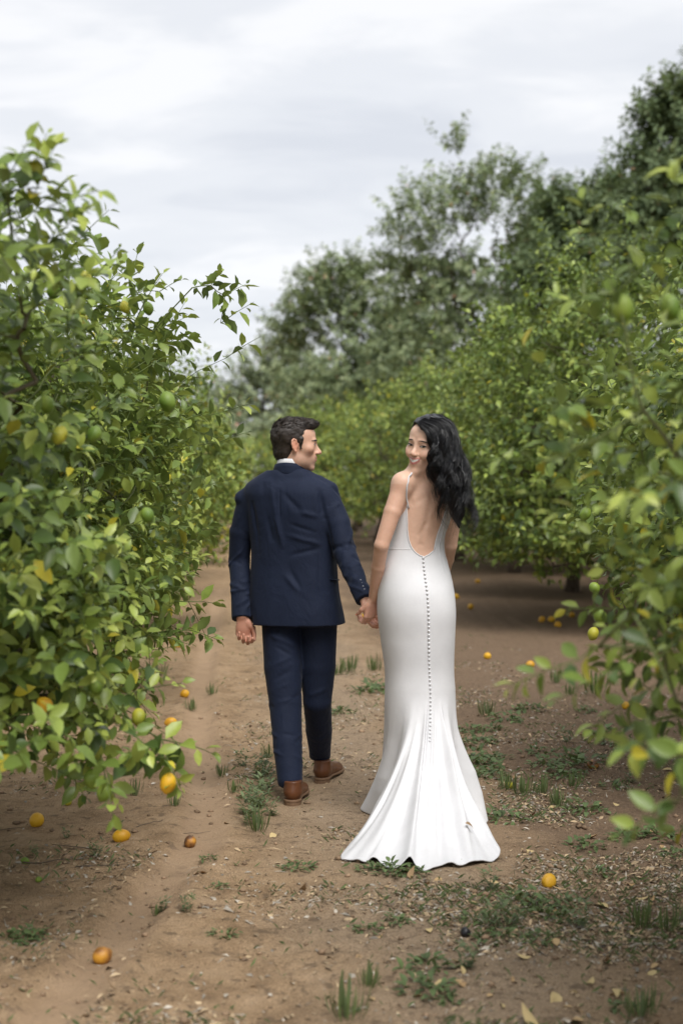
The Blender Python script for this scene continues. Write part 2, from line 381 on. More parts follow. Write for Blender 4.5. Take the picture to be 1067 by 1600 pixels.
def make_tree(name, label, rng, base, h0, lobes, n_att, leaf_len=(0.05, 0.085), per=13, rows=3, sprigs=(), limbs=(), n_single=0, fruits=6, trunk_r=0.06,
              yellow=0.03, young=0.25, group=None, fruit_in=None, shoot=0.16, shell=0.55, pal=PAL, far=False, cat='tree', boxy=0.3, clip=None):
    nd, paths, rad, cnt, twigs = grow(rng, base, h0, lobes, n_att, sprigs, limbs, trunk_r, shell, boxy)
    org = np.array([base[0], base[1], base[2]])
    root = bpy.data.objects.new(name, None); COL.objects.link(root); root.location = org; root.empty_display_size = 0.3
    root['label'] = label; root['category'] = cat
    if group: root['group'] = group
    tb = MB(); bb = MB()
    cen = np.mean([c for c, r in lobes], 0)
    B = []; D = []; NN = []; LL = []; CI = []; 
    dark = np.array([0.075, 0.055, 0.04]); green = np.array([0.11, 0.15, 0.04])
    trunk_ids = paths[0]
    pp = nd[trunk_ids].copy(); rr = rad[trunk_ids].copy(); rr[0] *= 1.25; pp[0, 2] -= 0.06
    tb.tube(pp - org, rr, 10)
    for ids in paths[1:]:
        r0 = rad[ids].copy(); r0[0] = min(r0[0], r0[1] * 1.15)
        thick = r0.max(); n = 8 if thick > 0.02 else (5 if thick > 0.006 else 3)
        if far and thick < 0.006: continue
        w_ = np.clip((r0 - 0.002) / 0.006, 0, 1)[:, None]
        bb.tube(nd[ids] - org, r0, n, cap=False, col=green * (1 - w_) + dark * w_)
    for ids in twigs:
        if cnt[ids[-1]] > 3: continue
        p = nd[ids]; tip = p[-1]; d0 = nrm(p[-1] - p[-2])
        outd = nrm(tip - cen); 
        ext = nrm(d0 * 0.7 + outd * 0.7 + np.array([0, 0, 0.35]) + rng.normal(size=3) * 0.35)
        Ls = shoot * (0.5 + rng.random())
        s1 = tip + ext * Ls * 0.5; s2 = tip + ext * Ls + np.array([0, 0, -0.05 * Ls])
        if rows > 1: bb.tube(np.array([tip, s1, s2]) - org, [0.0021, 0.0017, 0.001], 3, cap=False, col=green)
        pts = np.concatenate([p[-3:], [s1, s2]]); seg = np.linalg.norm(np.diff(pts, axis=0), axis=1); cum = np.concatenate([[0], np.cumsum(seg)])
        m = max(4, int(per * (0.7 + 0.6 * rng.random())))
        kk = np.arange(m)
        u = cum[-1] * (1 - np.linspace(0, 1, m) ** 1.15 * 0.95)
        flush = rng.random()
        i = np.clip(np.searchsorted(cum, u, side='right') - 1, 0, len(seg) - 1)
        q = pts[i] + (pts[i + 1] - pts[i]) * ((u - cum[i]) / np.maximum(seg[i], 1e-6))[:, None]; tg = nrm(pts[i + 1] - pts[i])
        a = nrm(np.cross(tg, [0.2, 0.1, 1.0])); b = np.cross(tg, a); az = (rng.random() * 6.28 + kk * 2.4)[:, None]
        lat = a * np.cos(az) + b * np.sin(az)
        op = (0.35 + 0.75 * np.minimum(1, kk / 3.0))[:, None]
        B.append(q + lat * 0.004)
        D.append(nrm(tg * np.cos(op) + lat * np.sin(op) + rng.normal(size=(m, 3)) * 0.18 + np.array([0, 0, -0.12])))
        LL.append((leaf_len[0] + (leaf_len[1] - leaf_len[0]) * rng.random(m)) * (0.55 + 0.15 * np.minimum(kk, 3)))
        NN.append(nrm(np.array([0, 0, 0.8]) + outd * 0.55 + rng.normal(size=(m, 3)) * 0.33))
        ci = np.clip(1.15 + rng.normal(size=m) * 0.7 + (1.3 if flush < young else 0) * (kk < 6), 0, 3)
        CI.append(np.where(rng.random(m) < yellow, 4.0, ci))
    B, D, NN, LL, CI = (np.concatenate(z) for z in (B, D, NN, LL, CI))
    cu = rng.random(len(B)) * 0.35 + 0.03; Wd = LL * (0.23 + 0.06 * rng.random(len(B)))
    i0 = np.clip(CI.astype(int), 0, 3); f = (CI - i0)[:, None]; col = pal[i0] * (1 - f) + pal[np.minimum(i0 + 1, 4)] * f
    col = np.where((CI >= 3.99)[:, None], pal[4] * (0.6 + 0.5 * rng.random((len(B), 1))), col) * (0.85 + 0.3 * rng.random((len(B), 1)))
    if clip is not None:
        _, px, py = in_frame(B); kp = clip(px, py); B, D, NN, LL, CI, cu, Wd, col = (z[kp] for z in (B, D, NN, LL, CI, cu, Wd, col))
    keep = np.ones(len(B), bool)
    mleaf = M_FAR if far else M_LEAF
    if n_single:
        inf, px, py = in_frame(B, 10)
        vd = nrm(B - np.array([0, 0, CAMH])); face = np.abs((NN * vd).sum(1)); size = LL / B[:, 1] * (0.35 + face) * inf
        pick = np.argsort(-size)[:n_single]; keep[pick] = False
        lib = {}
        for k in pick:
            key = (int(cu[k] * 8), int(min(CI[k], 4)))
            if key not in lib:
                cl_ = pal[min(key[1], 4)] * 1.0
                lib[key] = leaves_mesh('leaf', np.zeros((1, 3)), np.array([[1., 0, 0]]), np.array([[0, 0, 1.]]), np.ones(1), np.array([0.26]), np.array([key[0] / 8 + 0.06]), cl_[None], 3)
                lib[key].materials.append(mleaf)
            o = bpy.data.objects.new('leaf', lib[key]); COL.objects.link(o); o.parent = root
            S = nrm(np.cross(D[k], NN[k])); U = np.cross(S, D[k])
            from mathutils import Matrix
            R = np.eye(4); R[:3, 0] = D[k] * LL[k]; R[:3, 1] = -S * LL[k]; R[:3, 2] = U * LL[k]; R[:3, 3] = B[k] - org
            o.matrix_local = Matrix(R.tolist())
    link('trunk', tb.mesh('trunk'), M_BARK, root)
    link('branches', bb.mesh('branches'), M_TWIG, root)
    me = leaves_mesh('foliage', (B - org)[keep], D[keep], NN[keep], LL[keep], Wd[keep], cu[keep], col[keep], rows)
    link('foliage', me, mleaf, root, kind='stuff')
    spots = list(fruit_in or [])
    if fruits:
        inf, px, py = in_frame(B, -10); idx = np.where(inf)[0] if inf.sum() > 50 else np.arange(len(B))
        # fruit sits in the outer foliage that faces the camera
        s_ = idx[np.argsort(B[idx, 1] + 0.6 * rng.random(len(idx)))[: max(len(idx) // 2, 1)]]
        for k in rng.choice(s_, fruits): spots.append((B[k] + np.array([0, -0.02, -0.05]), 'green' if rng.random() < 0.72 else 'turning'))
    for p, kind in spots:
        o = bpy.data.objects.new('lemon', FRUITM[kind][rng.integers(3)]); COL.objects.link(o); o.parent = root
        o.location = np.asarray(p) - org; o.rotation_euler = (pi + rng.normal() * 0.3, rng.normal() * 0.3, rng.random() * 6); s_ = 0.85 + 0.3 * rng.random(); o.scale = (s_, s_, s_)
    return root

def copy_tree(root, loc, rz, s, label, group=None):
    r = root.copy(); COL.objects.link(r); r.location = loc; r.rotation_euler = (0, 0, rz); r.scale = (s, s, s); r['label'] = label
    if group: r['group'] = group
    for ch in root.children:
        if ch.name.startswith('leaf'): continue      # too small there to tell single leaves
        c = ch.copy(); COL.objects.link(c); c.parent = r
    return r
# ---------------------------------------------------------------- the rows of lemon trees
def gp(x, y): return np.array([x, y, float(gz(np.array(x), np.array(y)))])
rng = np.random.default_rng(11)
G_L, G_R = 'lemon trees along the man\'s side of the path', 'lemon trees along the woman\'s side of the path'
L1 = make_tree('lemon_tree', 'broad lemon tree with low drooping twigs, reaching out to the man\'s free hand', rng, gp(-2.1, 5.3), 0.45,
    [((-2.1, 5.3, 1.35), (1.35, 1.5, 1.0)), ((-1.22, 6.0, 1.5), (0.60, 0.7, 0.85)), ((-1.28, 4.3, 1.55), (0.55, 0.6, 0.85)), ((-1.22, 4.7, 0.92), (0.58, 0.6, 0.42)), ((-1.05, 5.5, 1.2), (0.40, 0.6, 0.5)), ((-1.35, 5.0, 1.35), (0.5, 0.9, 0.75))], 2800,
    clip=lambda px, py: (px < 392) & (py > 180) & ~((px > 352) & (py > 720)), leaf_len=(0.036, 0.090), per=15, rows=2, n_single=300, trunk_r=0.07, yellow=0.014, young=0.35, group=G_L, fruits=10,
    sprigs=[P(*q) for q in ((12, 300, 3.6), (45, 330, 3.7), (80, 380, 3.8), (30, 380, 3.7), (8, 300, 3.6), (60, 440, 3.8), (100, 450, 3.9), (20, 430, 3.7), (125, 470, 4.1), (170, 450, 4.8), (225, 475, 5.2), (18, 270, 3.6), (35, 300, 3.65), (60, 330, 3.7), (95, 350, 3.8), (20, 330, 3.7), (110, 400, 4.0), (70, 400, 3.9), (155, 395, 5.2), (205, 440, 5.3), (250, 455, 5.6), (300, 450, 5.9), (330, 446, 6.0), (352, 462, 6.05), (345, 505, 6.05),
        (352, 560, 6.1), (362, 640, 6.1), (345, 690, 6.2), (318, 760, 6.2), (300, 850, 6.2), (295, 940, 5.9), (325, 1000, 6.0), (300, 985, 5.8), (235, 1050, 4.7), (215, 1080, 4.6), (300, 1165, 4.5), (270, 1205, 4.45), (225, 1180, 4.4), (160, 1190, 4.3), (60, 1160, 4.0), (30, 1175, 3.9), (110, 1150, 4.1), (180, 1130, 4.4))],
    fruit_in=[(P(164, 1238, 4.3), 'green'), (P(196, 480, 5.3), 'turning'), (P(232, 482, 5.3), 'green'), (P(74, 632, 4.2), 'green'), (P(148, 678, 4.2), 'green'), (P(262, 628, 4.6), 'green'), (P(231, 805, 4.4), 'green'), (P(263, 1224, 4.4), 'ripe'), (P(72, 1103, 4.3), 'ripe'), (P(217, 1120, 4.5), 'turning'), (P(133, 437, 4.6), 'turning')])
R1 = make_tree('lemon_tree', 'lemon tree with yellowing leaves whose twigs hang into the path behind the woman\'s train', rng, gp(2.4, 3.5), 0.45,
    [((2.1, 3.5, 1.2), (1.28, 1.2, 0.85)), ((1.15, 3.45, 1.35), (0.50, 0.55, 0.58))], 1700,
    clip=lambda px, py: px > 800 + 40 * np.sin(py / 60.), leaf_len=(0.045, 0.072), per=13, rows=2, n_single=300, trunk_r=0.06, yellow=0.05, young=0.6, group=G_R, fruits=0,
    sprigs=[P(*q) for q in ((850, 570, 3.35), (905, 640, 3.25), (945, 425, 3.15), (955, 470, 3.20), (985, 520, 3.25), (1035, 400, 3.15), (1055, 345, 3.10), (895, 720, 3.30), (930, 760, 3.25), (1000, 790, 2.95), (1040, 780, 2.95),
        (935, 1010, 3.15), (905, 1030, 3.15), (990, 960, 3.05), (1040, 1060, 2.95), (975, 1040, 3.05), (1010, 1120, 2.95), (1025, 1165, 2.90), (1055, 1180, 2.85), (1062, 1250, 2.80))],
    limbs=[[P(1100, 800, 3.25), P(1050, 700, 3.20), P(990, 605, 3.15), P(925, 690, 3.20), P(860, 720, 3.25)]],
    fruit_in=[(P(972, 482, 3.15), 'green'), (P(1045, 480, 3.20), 'green'), (P(937, 964, 4.6), 'green'), (P(1060, 930, 3.35), 'green')])
R2 = make_tree('lemon_tree', 'full lemon tree beyond the yellowing one, dense glossy foliage over shaded soil', rng, gp(2.9, 7.3), 0.5,
    [((2.95, 7.3, 1.65), (1.6, 1.7, 1.05)), ((1.75, 6.7, 1.45), (0.6, 0.7, 0.6)), ((2.3, 6.3, 1.5), (0.9, 0.7, 0.9))], 2000, leaf_len=(0.055, 0.09), per=14, n_single=300, trunk_r=0.08, yellow=0.015, young=0.25, group=G_R, fruits=10, rows=2,
    fruit_in=[(P(928, 918, 6.0), 'green'), (P(914, 803, 6.2), 'green'), (P(926, 990, 6.2), 'turning')])
protoA = make_tree('lemon_tree', 'lemon tree right behind the couple on the woman\'s side, skirt low over deep shade', rng, gp(3.45, 14.2), 0.5, 
    [((3.4, 14.2, 1.95), (2.0, 2.0, 1.45)), ((2.2, 13.4, 1.5), (0.9, 0.9, 0.9)), ((3.4, 12.9, 1.3), (1.3, 0.9, 0.8)), ((3.0, 13.8, 3.0), (0.9, 0.9, 0.6)), ((2.35, 14.0, 2.25), (0.95, 1.2, 0.9)), ((2.7, 14.2, 1.2), (1.3, 1.5, 0.75)), ((3.3, 14.1, 0.98), (1.9, 1.9, 0.42))], 4000, shell=0.7, sprigs=[(2.0 + 2.6 * t, 14.2 + 1.5 * sin(t * 37), 3.35 + .45 * abs(sin(t * 91))) for t in np.linspace(0, 1, 22)], leaf_len=(0.06, 0.105), per=13, n_single=300, rows=1, trunk_r=0.09, yellow=0.012, young=0.2, group=G_R, fruits=14)
protoB = make_tree('lemon_tree', 'second lemon tree from the man on his side of the path, pale new growth', rng, gp(-2.75, 9.9), 0.5,
    [((-2.75, 9.9, 1.45), (1.75, 1.75, 1.05)), ((-1.65, 9.3, 1.3), (0.7, 0.8, 0.75)), ((-2.3, 9.3, 2.1), (1.0, 0.9, 0.6))], 1900, leaf_len=(0.06, 0.105), per=13, n_single=250, rows=1, trunk_r=0.08, yellow=0.05, young=0.6, group=G_L, fruits=8)
protoA.location = gp(3.45, 15.4); protoA.scale = (1.12, 1.12, 1.12)
ordn = ['second', 'third', 'fourth', 'fifth', 'sixth', 'seventh', 'eighth', 'ninth', 'tenth']
k = 0
for d in (19.6, 23.8, 28.0, 32.2, 36.5, 41.0):
    copy_tree(protoA if d < 27 else protoB, gp(3.45 - 0.066 * (d - 15.4) - (0.10 * (d - 25) if d > 27 else 0), d), 1.1 + 2.3 * k, (1.05 if d < 27 else 1.32) + 0.06 * ((k * 7) % 3 - 0.5), '%s lemon tree behind the couple in the row on the woman\'s side' % ordn[k], G_R); k += 1
k = 0
for d in (14.0, 18.2, 22.4, 26.6, 31.0, 35.5):
    copy_tree(protoB, gp(-2.75 - 0.062 * (d - 9.9), d), 0.9 + 1.9 * k, 1.05 + 0.05 * ((k * 5) % 3), '%s lemon tree counted from the man in the row on his side' % ordn[k + 1], G_L); k += 1
for k, (x, d, s) in enumerate(((-2.6, 44, 1.15), (0.4, 46, 1.1), (-5.4, 46, 1.2))):
    copy_tree(protoB, gp(x, d), 2.0 + k * 1.3, s, ['lemon tree closing the far end of the path', 'lemon tree at the path end, under the tall airy tree', 'lemon tree at the path end, on the man\'s side of it'][k], 'lemon trees across the end of the path')
for k, (x, d, s) in enumerate(((7.6, 6.5, 1.0), (7.7, 11.0, 1.1), (7.6, 15.5, 1.15), (7.4, 20.0, 1.15), (7.1, 24.5, 1.2), (6.8, 29.0, 1.2), (6.5, 34.0, 1.2))):
    copy_tree(protoA, gp(x, d), 0.7 + k * 1.7, s, '%s lemon tree of the row behind the woman\'s side row' % ['first', 'second', 'third', 'fourth', 'fifth', 'sixth', 'seventh'][k], 'lemon trees of the second row on the woman\'s side')
for k, (x, d, s) in enumerate(((-6.6, 6.0, 1.1), (-6.8, 10.5, 1.1), (-7.0, 15.0, 1.15), (-7.3, 20.0, 1.2))):
    copy_tree(protoB, gp(x, d), 0.4 + k * 1.7, s, '%s lemon tree of the row behind the man\'s side row' % ['first', 'second', 'third', 'fourth'][k], 'lemon trees of the second row on the man\'s side')
# ---------------------------------------------------------------- tall trees behind the orchard
PALF = np.array([[0.040, 0.060, 0.026], [0.062, 0.088, 0.036], [0.088, 0.118, 0.048], [0.115, 0.145, 0.065], [0.15, 0.10, 0.05]]) * np.array([3.7, 3.3, 4.3])  # far leaf colours, lightened and greyed: distance haze painted in
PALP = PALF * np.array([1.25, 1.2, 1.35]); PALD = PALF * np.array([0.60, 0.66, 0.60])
def tall(label, d, lobes_px, n, seed, pal, leaf=(0.13, 0.25), per=22, shoot=0.7, rt=0.22, base_px=None, limbs=()):
    r = np.random.default_rng(seed)
    lobes = []
    for px, py, rx, ry, dd in lobes_px:
        c = P(px, py, d + dd); lobes.append((c, (rx / F * d, max(rx, ry) / F * d * 0.8, ry / F * d)))
    bx = base_px if base_px is not None else lobes_px[0][0]
    b = P(bx, HOR, d); b[2] = float(gz(b[0], b[1]))
    return make_tree('tall_tree', label, r, b, 2.2, lobes, n, leaf_len=leaf, per=per, rows=1, fruits=0, trunk_r=rt, yellow=0.01, young=0.2, shoot=shoot, shell=0.9, boxy=0.0, pal=pal, far=True,
                     limbs=[[P(*q) for q in lb] for lb in limbs], group='tall trees behind the orchard')
tall('tall airy tree with see-through crown rising above the orchard behind the woman', 44,
     [(700, 430, 75, 80, 0), (735, 320, 75, 62, 0), (660, 345, 55, 55, -1), (800, 300, 45, 45, 1), (820, 390, 60, 60, 1), (712, 235, 22, 20, 0), (630, 430, 55, 60, 1), (770, 470, 90, 70, 0), (845, 330, 30, 55, 0), (720, 560, 130, 70, 0), (800, 560, 100, 90, 0)], 1350, 5, PALF, per=27, rt=0.16, base_px=745)
tall('rounded grey-green tree next to the airy one, over the end of the path', 50,
     [(560, 490, 75, 75, 0), (500, 470, 40, 55, 0), (600, 560, 90, 70, 0), (470, 520, 45, 50, 1), (540, 430, 30, 30, 0), (650, 520, 60, 70, 0), (560, 620, 130, 70, 0), (640, 650, 100, 70, 0)], 2300, 6, PALF * 1.05, per=28, rt=0.14)
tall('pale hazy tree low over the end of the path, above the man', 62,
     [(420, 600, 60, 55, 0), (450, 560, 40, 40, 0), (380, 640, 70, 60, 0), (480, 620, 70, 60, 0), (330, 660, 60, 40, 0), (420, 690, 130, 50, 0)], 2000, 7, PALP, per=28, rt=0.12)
tall('dense dark tree behind the orchard on the woman\'s side', 40,
     [(930, 370, 75, 65, 0), (880, 350, 45, 45, 0), (960, 330, 45, 50, 0), (900, 450, 100, 80, 0), (1000, 420, 80, 70, 0)], 2200, 8, PALD * 1.1, per=27, rt=0.16)
tall('tallest dark tree of the line, bare twigs at its top', 34,
     [(1060, 280, 60, 75, 0), (1040, 200, 42, 38, 0), (1085, 170, 50, 45, 0), (1030, 350, 60, 70, 0), (1110, 330, 80, 110, 0), (1010, 250, 22, 18, 0)], 2000, 9, PALD, per=27, rt=0.16, base_px=1090)
# ---------------------------------------------------------------- people: implicit surfaces on a voxel grid
class Vox:
    def __init__(s, lo, hi, h):
        s.lo = np.asarray(lo, float); s.h = h
        s.n = np.ceil((np.asarray(hi) - s.lo) / h).astype(int) + 1
        s.D = np.full(s.n, 0.06, np.float32)
    def block(s, lo, hi, m):
        a = np.clip(np.floor((np.asarray(lo) - m - s.lo) / s.h).astype(int), 0, s.n - 1)
        b = np.clip(np.ceil((np.asarray(hi) + m - s.lo) / s.h).astype(int) + 1, 1, s.n)
        b = np.maximum(b, a + 1)
        sl = tuple(slice(i, j) for i, j in zip(a, b))
        ax = [s.lo[k] + s.h * np.arange(a[k], b[k]) for k in range(3)]
        return sl, np.stack(np.meshgrid(*ax, indexing='ij'), -1)
    def put(s, sl, d, k, sub=False):
        A = s.D[sl]
        if sub:
            d = -d; hh = np.maximum(k - np.abs(A - d), 0) / k if k > 0 else 0
            s.D[sl] = np.maximum(A, d) + (hh * hh * k * 0.25 if k > 0 else 0)
        else:
            hh = np.maximum(k - np.abs(A - d), 0) / k if k > 0 else 0
            s.D[sl] = np.minimum(A, d) - (hh * hh * k * 0.25 if k > 0 else 0)
    def ell(s, c, r, k=0.01, R=None, sub=False):
        c = np.asarray(c, float); r = np.broadcast_to(np.asarray(r, float), (3,)); m = r.max()
        sl, p = s.block(c - m, c + m, k + 3 * s.h); q = p - c
        if R is not None: q = q @ R          # columns of R are the ellipsoid's axes
        k0 = np.sqrt(((q / r) ** 2).sum(-1)); k1 = np.sqrt(((q / r ** 2) ** 2).sum(-1))
        s.put(sl, k0 * (k0 - 1) / np.maximum(k1, 1e-6), k, sub)
    def cap(s, a, b, ra, rb, k=0.01, sub=False, R=None, sq=None):
        """round cone; sq = per-axis scale in frame R flattens its section"""
        a = np.asarray(a, float); b = np.asarray(b, float); m = max(ra, rb) * (1.0 if sq is None else max(1, 1 / min(sq)))
        sl, p = s.block(np.minimum(a, b) - m, np.maximum(a, b) + m, k + 3 * s.h)
        ab = b - a; t = np.clip(((p - a) @ ab) / max(ab @ ab, 1e-9), 0, 1)
        q = p - a - t[..., None] * ab
        if sq is not None: q = (q @ R) * np.asarray(sq)
        s.put(sl, np.sqrt((q ** 2).sum(-1)) - (ra + (rb - ra) * t), k, sub)
    def chain(s, pts, rad, k=0.01, kin=0.006, **kw):
        for i in range(len(pts) - 1): s.cap(pts[i], pts[i + 1], rad[i], rad[i + 1], k if i == 0 else min(k, kin), **kw)
    def loft(s, tab, yaw, k=0.01, sub=False, power=2.3):
        """tab rows: z, cx, cy, half width, depth behind, depth in front; yaw turns the section"""
        tab = np.asarray(tab, float); tab = tab[np.argsort(tab[:, 0])]; m = tab[:, 3:].max()
        lo = np.array([tab[:, 1].min() - m, tab[:, 2].min() - m, tab[0, 0]]); hi = np.array([tab[:, 1].max() + m, tab[:, 2].max() + m, tab[-1, 0]])
        sl, p = s.block(lo, hi, k + 3 * s.h)
        z = np.clip(p[0, 0, :, 2], tab[0, 0], tab[-1, 0]); g = [smooth_interp(z, tab[:, 0], tab[:, i])[None, None] for i in range(1, 6)]
        x = p[..., 0] - g[0]; y = p[..., 1] - g[1]; c_, s_ = cos(yaw), sin(yaw)
        u = x * c_ + y * s_; v = -x * s_ + y * c_
        b = np.where(v > 0, g[4], g[3]); rho = (np.abs(u / g[2]) ** power + np.abs(v / b) ** power) ** (1 / power)
        d = (rho - 1) * np.minimum(g[2], b) * 0.9
        zc = p[..., 2]; d = np.maximum(d, np.maximum(tab[0, 0] - zc, zc - tab[-1, 0]))
        s.put(sl, d, k, sub)
    def below(s, z, lo, hi):           # cut away everything under z inside a box
        sl, p = s.block(lo, hi, 0); s.D[sl] = np.maximum(s.D[sl], z - p[..., 2])
    def plane_cut(s, pt, n, lo, hi):   # keep the side the normal points away from, inside a box
        sl, p = s.block(lo, hi, 0); s.D[sl] = np.maximum(s.D[sl], (p - np.asarray(pt)) @ np.asarray(n))
    def mesh(s):
        """surface nets"""
        D = s.D; ins = D < 0
        c = [ins[i:ins.shape[0] - 1 + i, j:ins.shape[1] - 1 + j, k:ins.shape[2] - 1 + k] for i in (0, 1) for j in (0, 1) for k in (0, 1)]
        anyi = c[0].copy(); alli = c[0].copy()
        for q in c[1:]: anyi |= q; alli &= q
        act = anyi & ~alli; idx = np.argwhere(act); n = len(idx)
        vid = np.full(act.shape, -1, np.int32); vid[tuple(idx.T)] = np.arange(n)
        acc = np.zeros((n, 3)); cnt = np.zeros(n)
        cor = np.array([(i, j, k) for i in (0, 1) for j in (0, 1) for k in (0, 1)])
        dv = [D[tuple((idx + q).T)] for q in cor]
        for a in range(8):
            for ax in range(3):
                if cor[a][ax]: continue
                b = a + (4, 2, 1)[ax]; da, db = dv[a], dv[b]; x = (da < 0) != (db < 0)
                t = np.where(x, da / np.where(x, da - db, 1), 0)
                pt = np.tile(cor[a].astype(float), (n, 1)); pt[:, ax] += t
                acc += np.where(x[:, None], pt, 0); cnt += x
        V = s.lo + s.h * (idx + acc / cnt[:, None])
        Q = []
        for ax in range(3):
            u, v = (ax + 1) % 3, (ax + 2) % 3
            sa = [slice(None)] * 3; sb = [slice(None)] * 3; sa[ax] = slice(0, -1); sb[ax] = slice(1, None)
            A = ins[tuple(sa)]; Bq = ins[tuple(sb)]
            e = np.argwhere(A != Bq); e = e[(e[:, u] > 0) & (e[:, v] > 0) & (e[:, u] < act.shape[u]) & (e[:, v] < act.shape[v])]
            fl = A[tuple(e.T)]
            def g(du, dv_):
                f = e.copy(); f[:, u] -= du; f[:, v] -= dv_; return vid[tuple(f.T)]
            q = np.stack([g(1, 1), g(0, 1), g(0, 0), g(1, 0)], -1)
            q = np.where(fl[:, None], q, q[:, ::-1]); Q.append(q[(q >= 0).all(1)])
        return V, np.concatenate(Q)
def smooth_interp(x, xp, fp):
    """monotone-ish smooth interpolation of a table (Catmull-Rom on an uneven grid)"""
    xp = np.asarray(xp, float); fp = np.asarray(fp, float)
    m = np.gradient(fp, xp); i = np.clip(np.searchsorted(xp, x, side='right') - 1, 0, len(xp) - 2)
    h = xp[i + 1] - xp[i]; t = np.clip((x - xp[i]) / h, 0, 1)
    return (2 * t ** 3 - 3 * t ** 2 + 1) * fp[i] + (t ** 3 - 2 * t ** 2 + t) * h * m[i] + (-2 * t ** 3 + 3 * t ** 2) * fp[i + 1] + (t ** 3 - t ** 2) * h * m[i + 1]
def vnormals(V, Q):
    n = np.zeros_like(V); a = np.cross(V[Q[:, 2]] - V[Q[:, 0]], V[Q[:, 3]] - V[Q[:, 1]])
    for k in range(4):
        for ax in range(3): n[:, ax] += np.bincount(Q[:, k], a[:, ax], len(V))
    return nrm(n)
def relax(V, Q, it=2, f=0.5):
    for _ in range(it):
        s = np.zeros_like(V); c = np.zeros(len(V))
        for a, b in ((0, 1), (1, 2), (2, 3), (3, 0)):
            for ax in range(3): s[:, ax] += np.bincount(Q[:, a], V[Q[:, b], ax], len(V)) + np.bincount(Q[:, b], V[Q[:, a], ax], len(V))
            c += np.bincount(Q[:, a], minlength=len(V)) + np.bincount(Q[:, b], minlength=len(V))
        V = V + f * (s / np.maximum(c, 1)[:, None] - V)
    return V
def ridges(V, Nn, lst, flat=False):
    """cloth folds: list of (a, b, width, height); height < 0 makes a groove"""
    d = np.zeros(len(V))
    for a, b, wd, am in lst:
        a = np.asarray(a, float); b = np.asarray(b, float); W = V
        if flat: fl = np.array([1, 0, 1.0]); a = a * fl; b = b * fl; W = V * fl
        ab = b - a; t = np.clip(((W - a) @ ab) / (ab @ ab), -0.1, 1.1)
        q = np.linalg.norm(W - a - t[:, None] * ab, axis=1); tap = np.clip(4 * (t + 0.1) * (1.1 - t), 0, 1) ** 0.7
        d += am * np.exp(-(q / wd) ** 2) * tap
    return V + Nn * d[:, None]
def frame(fwd, up=(0, 0, 1)):
    """columns: right, forward, up"""
    f = nrm(np.asarray(fwd, float)); r = nrm(np.cross(f, up)); u = np.cross(r, f); return np.stack([r, f, u], 1)
def axis_rot(ax, a):
    ax = nrm(np.asarray(ax, float)); K = np.array([[0, -ax[2], ax[1]], [ax[2], 0, -ax[0]], [-ax[1], ax[0], 0]])
    return np.eye(3) + sin(a) * K + (1 - cos(a)) * K @ K

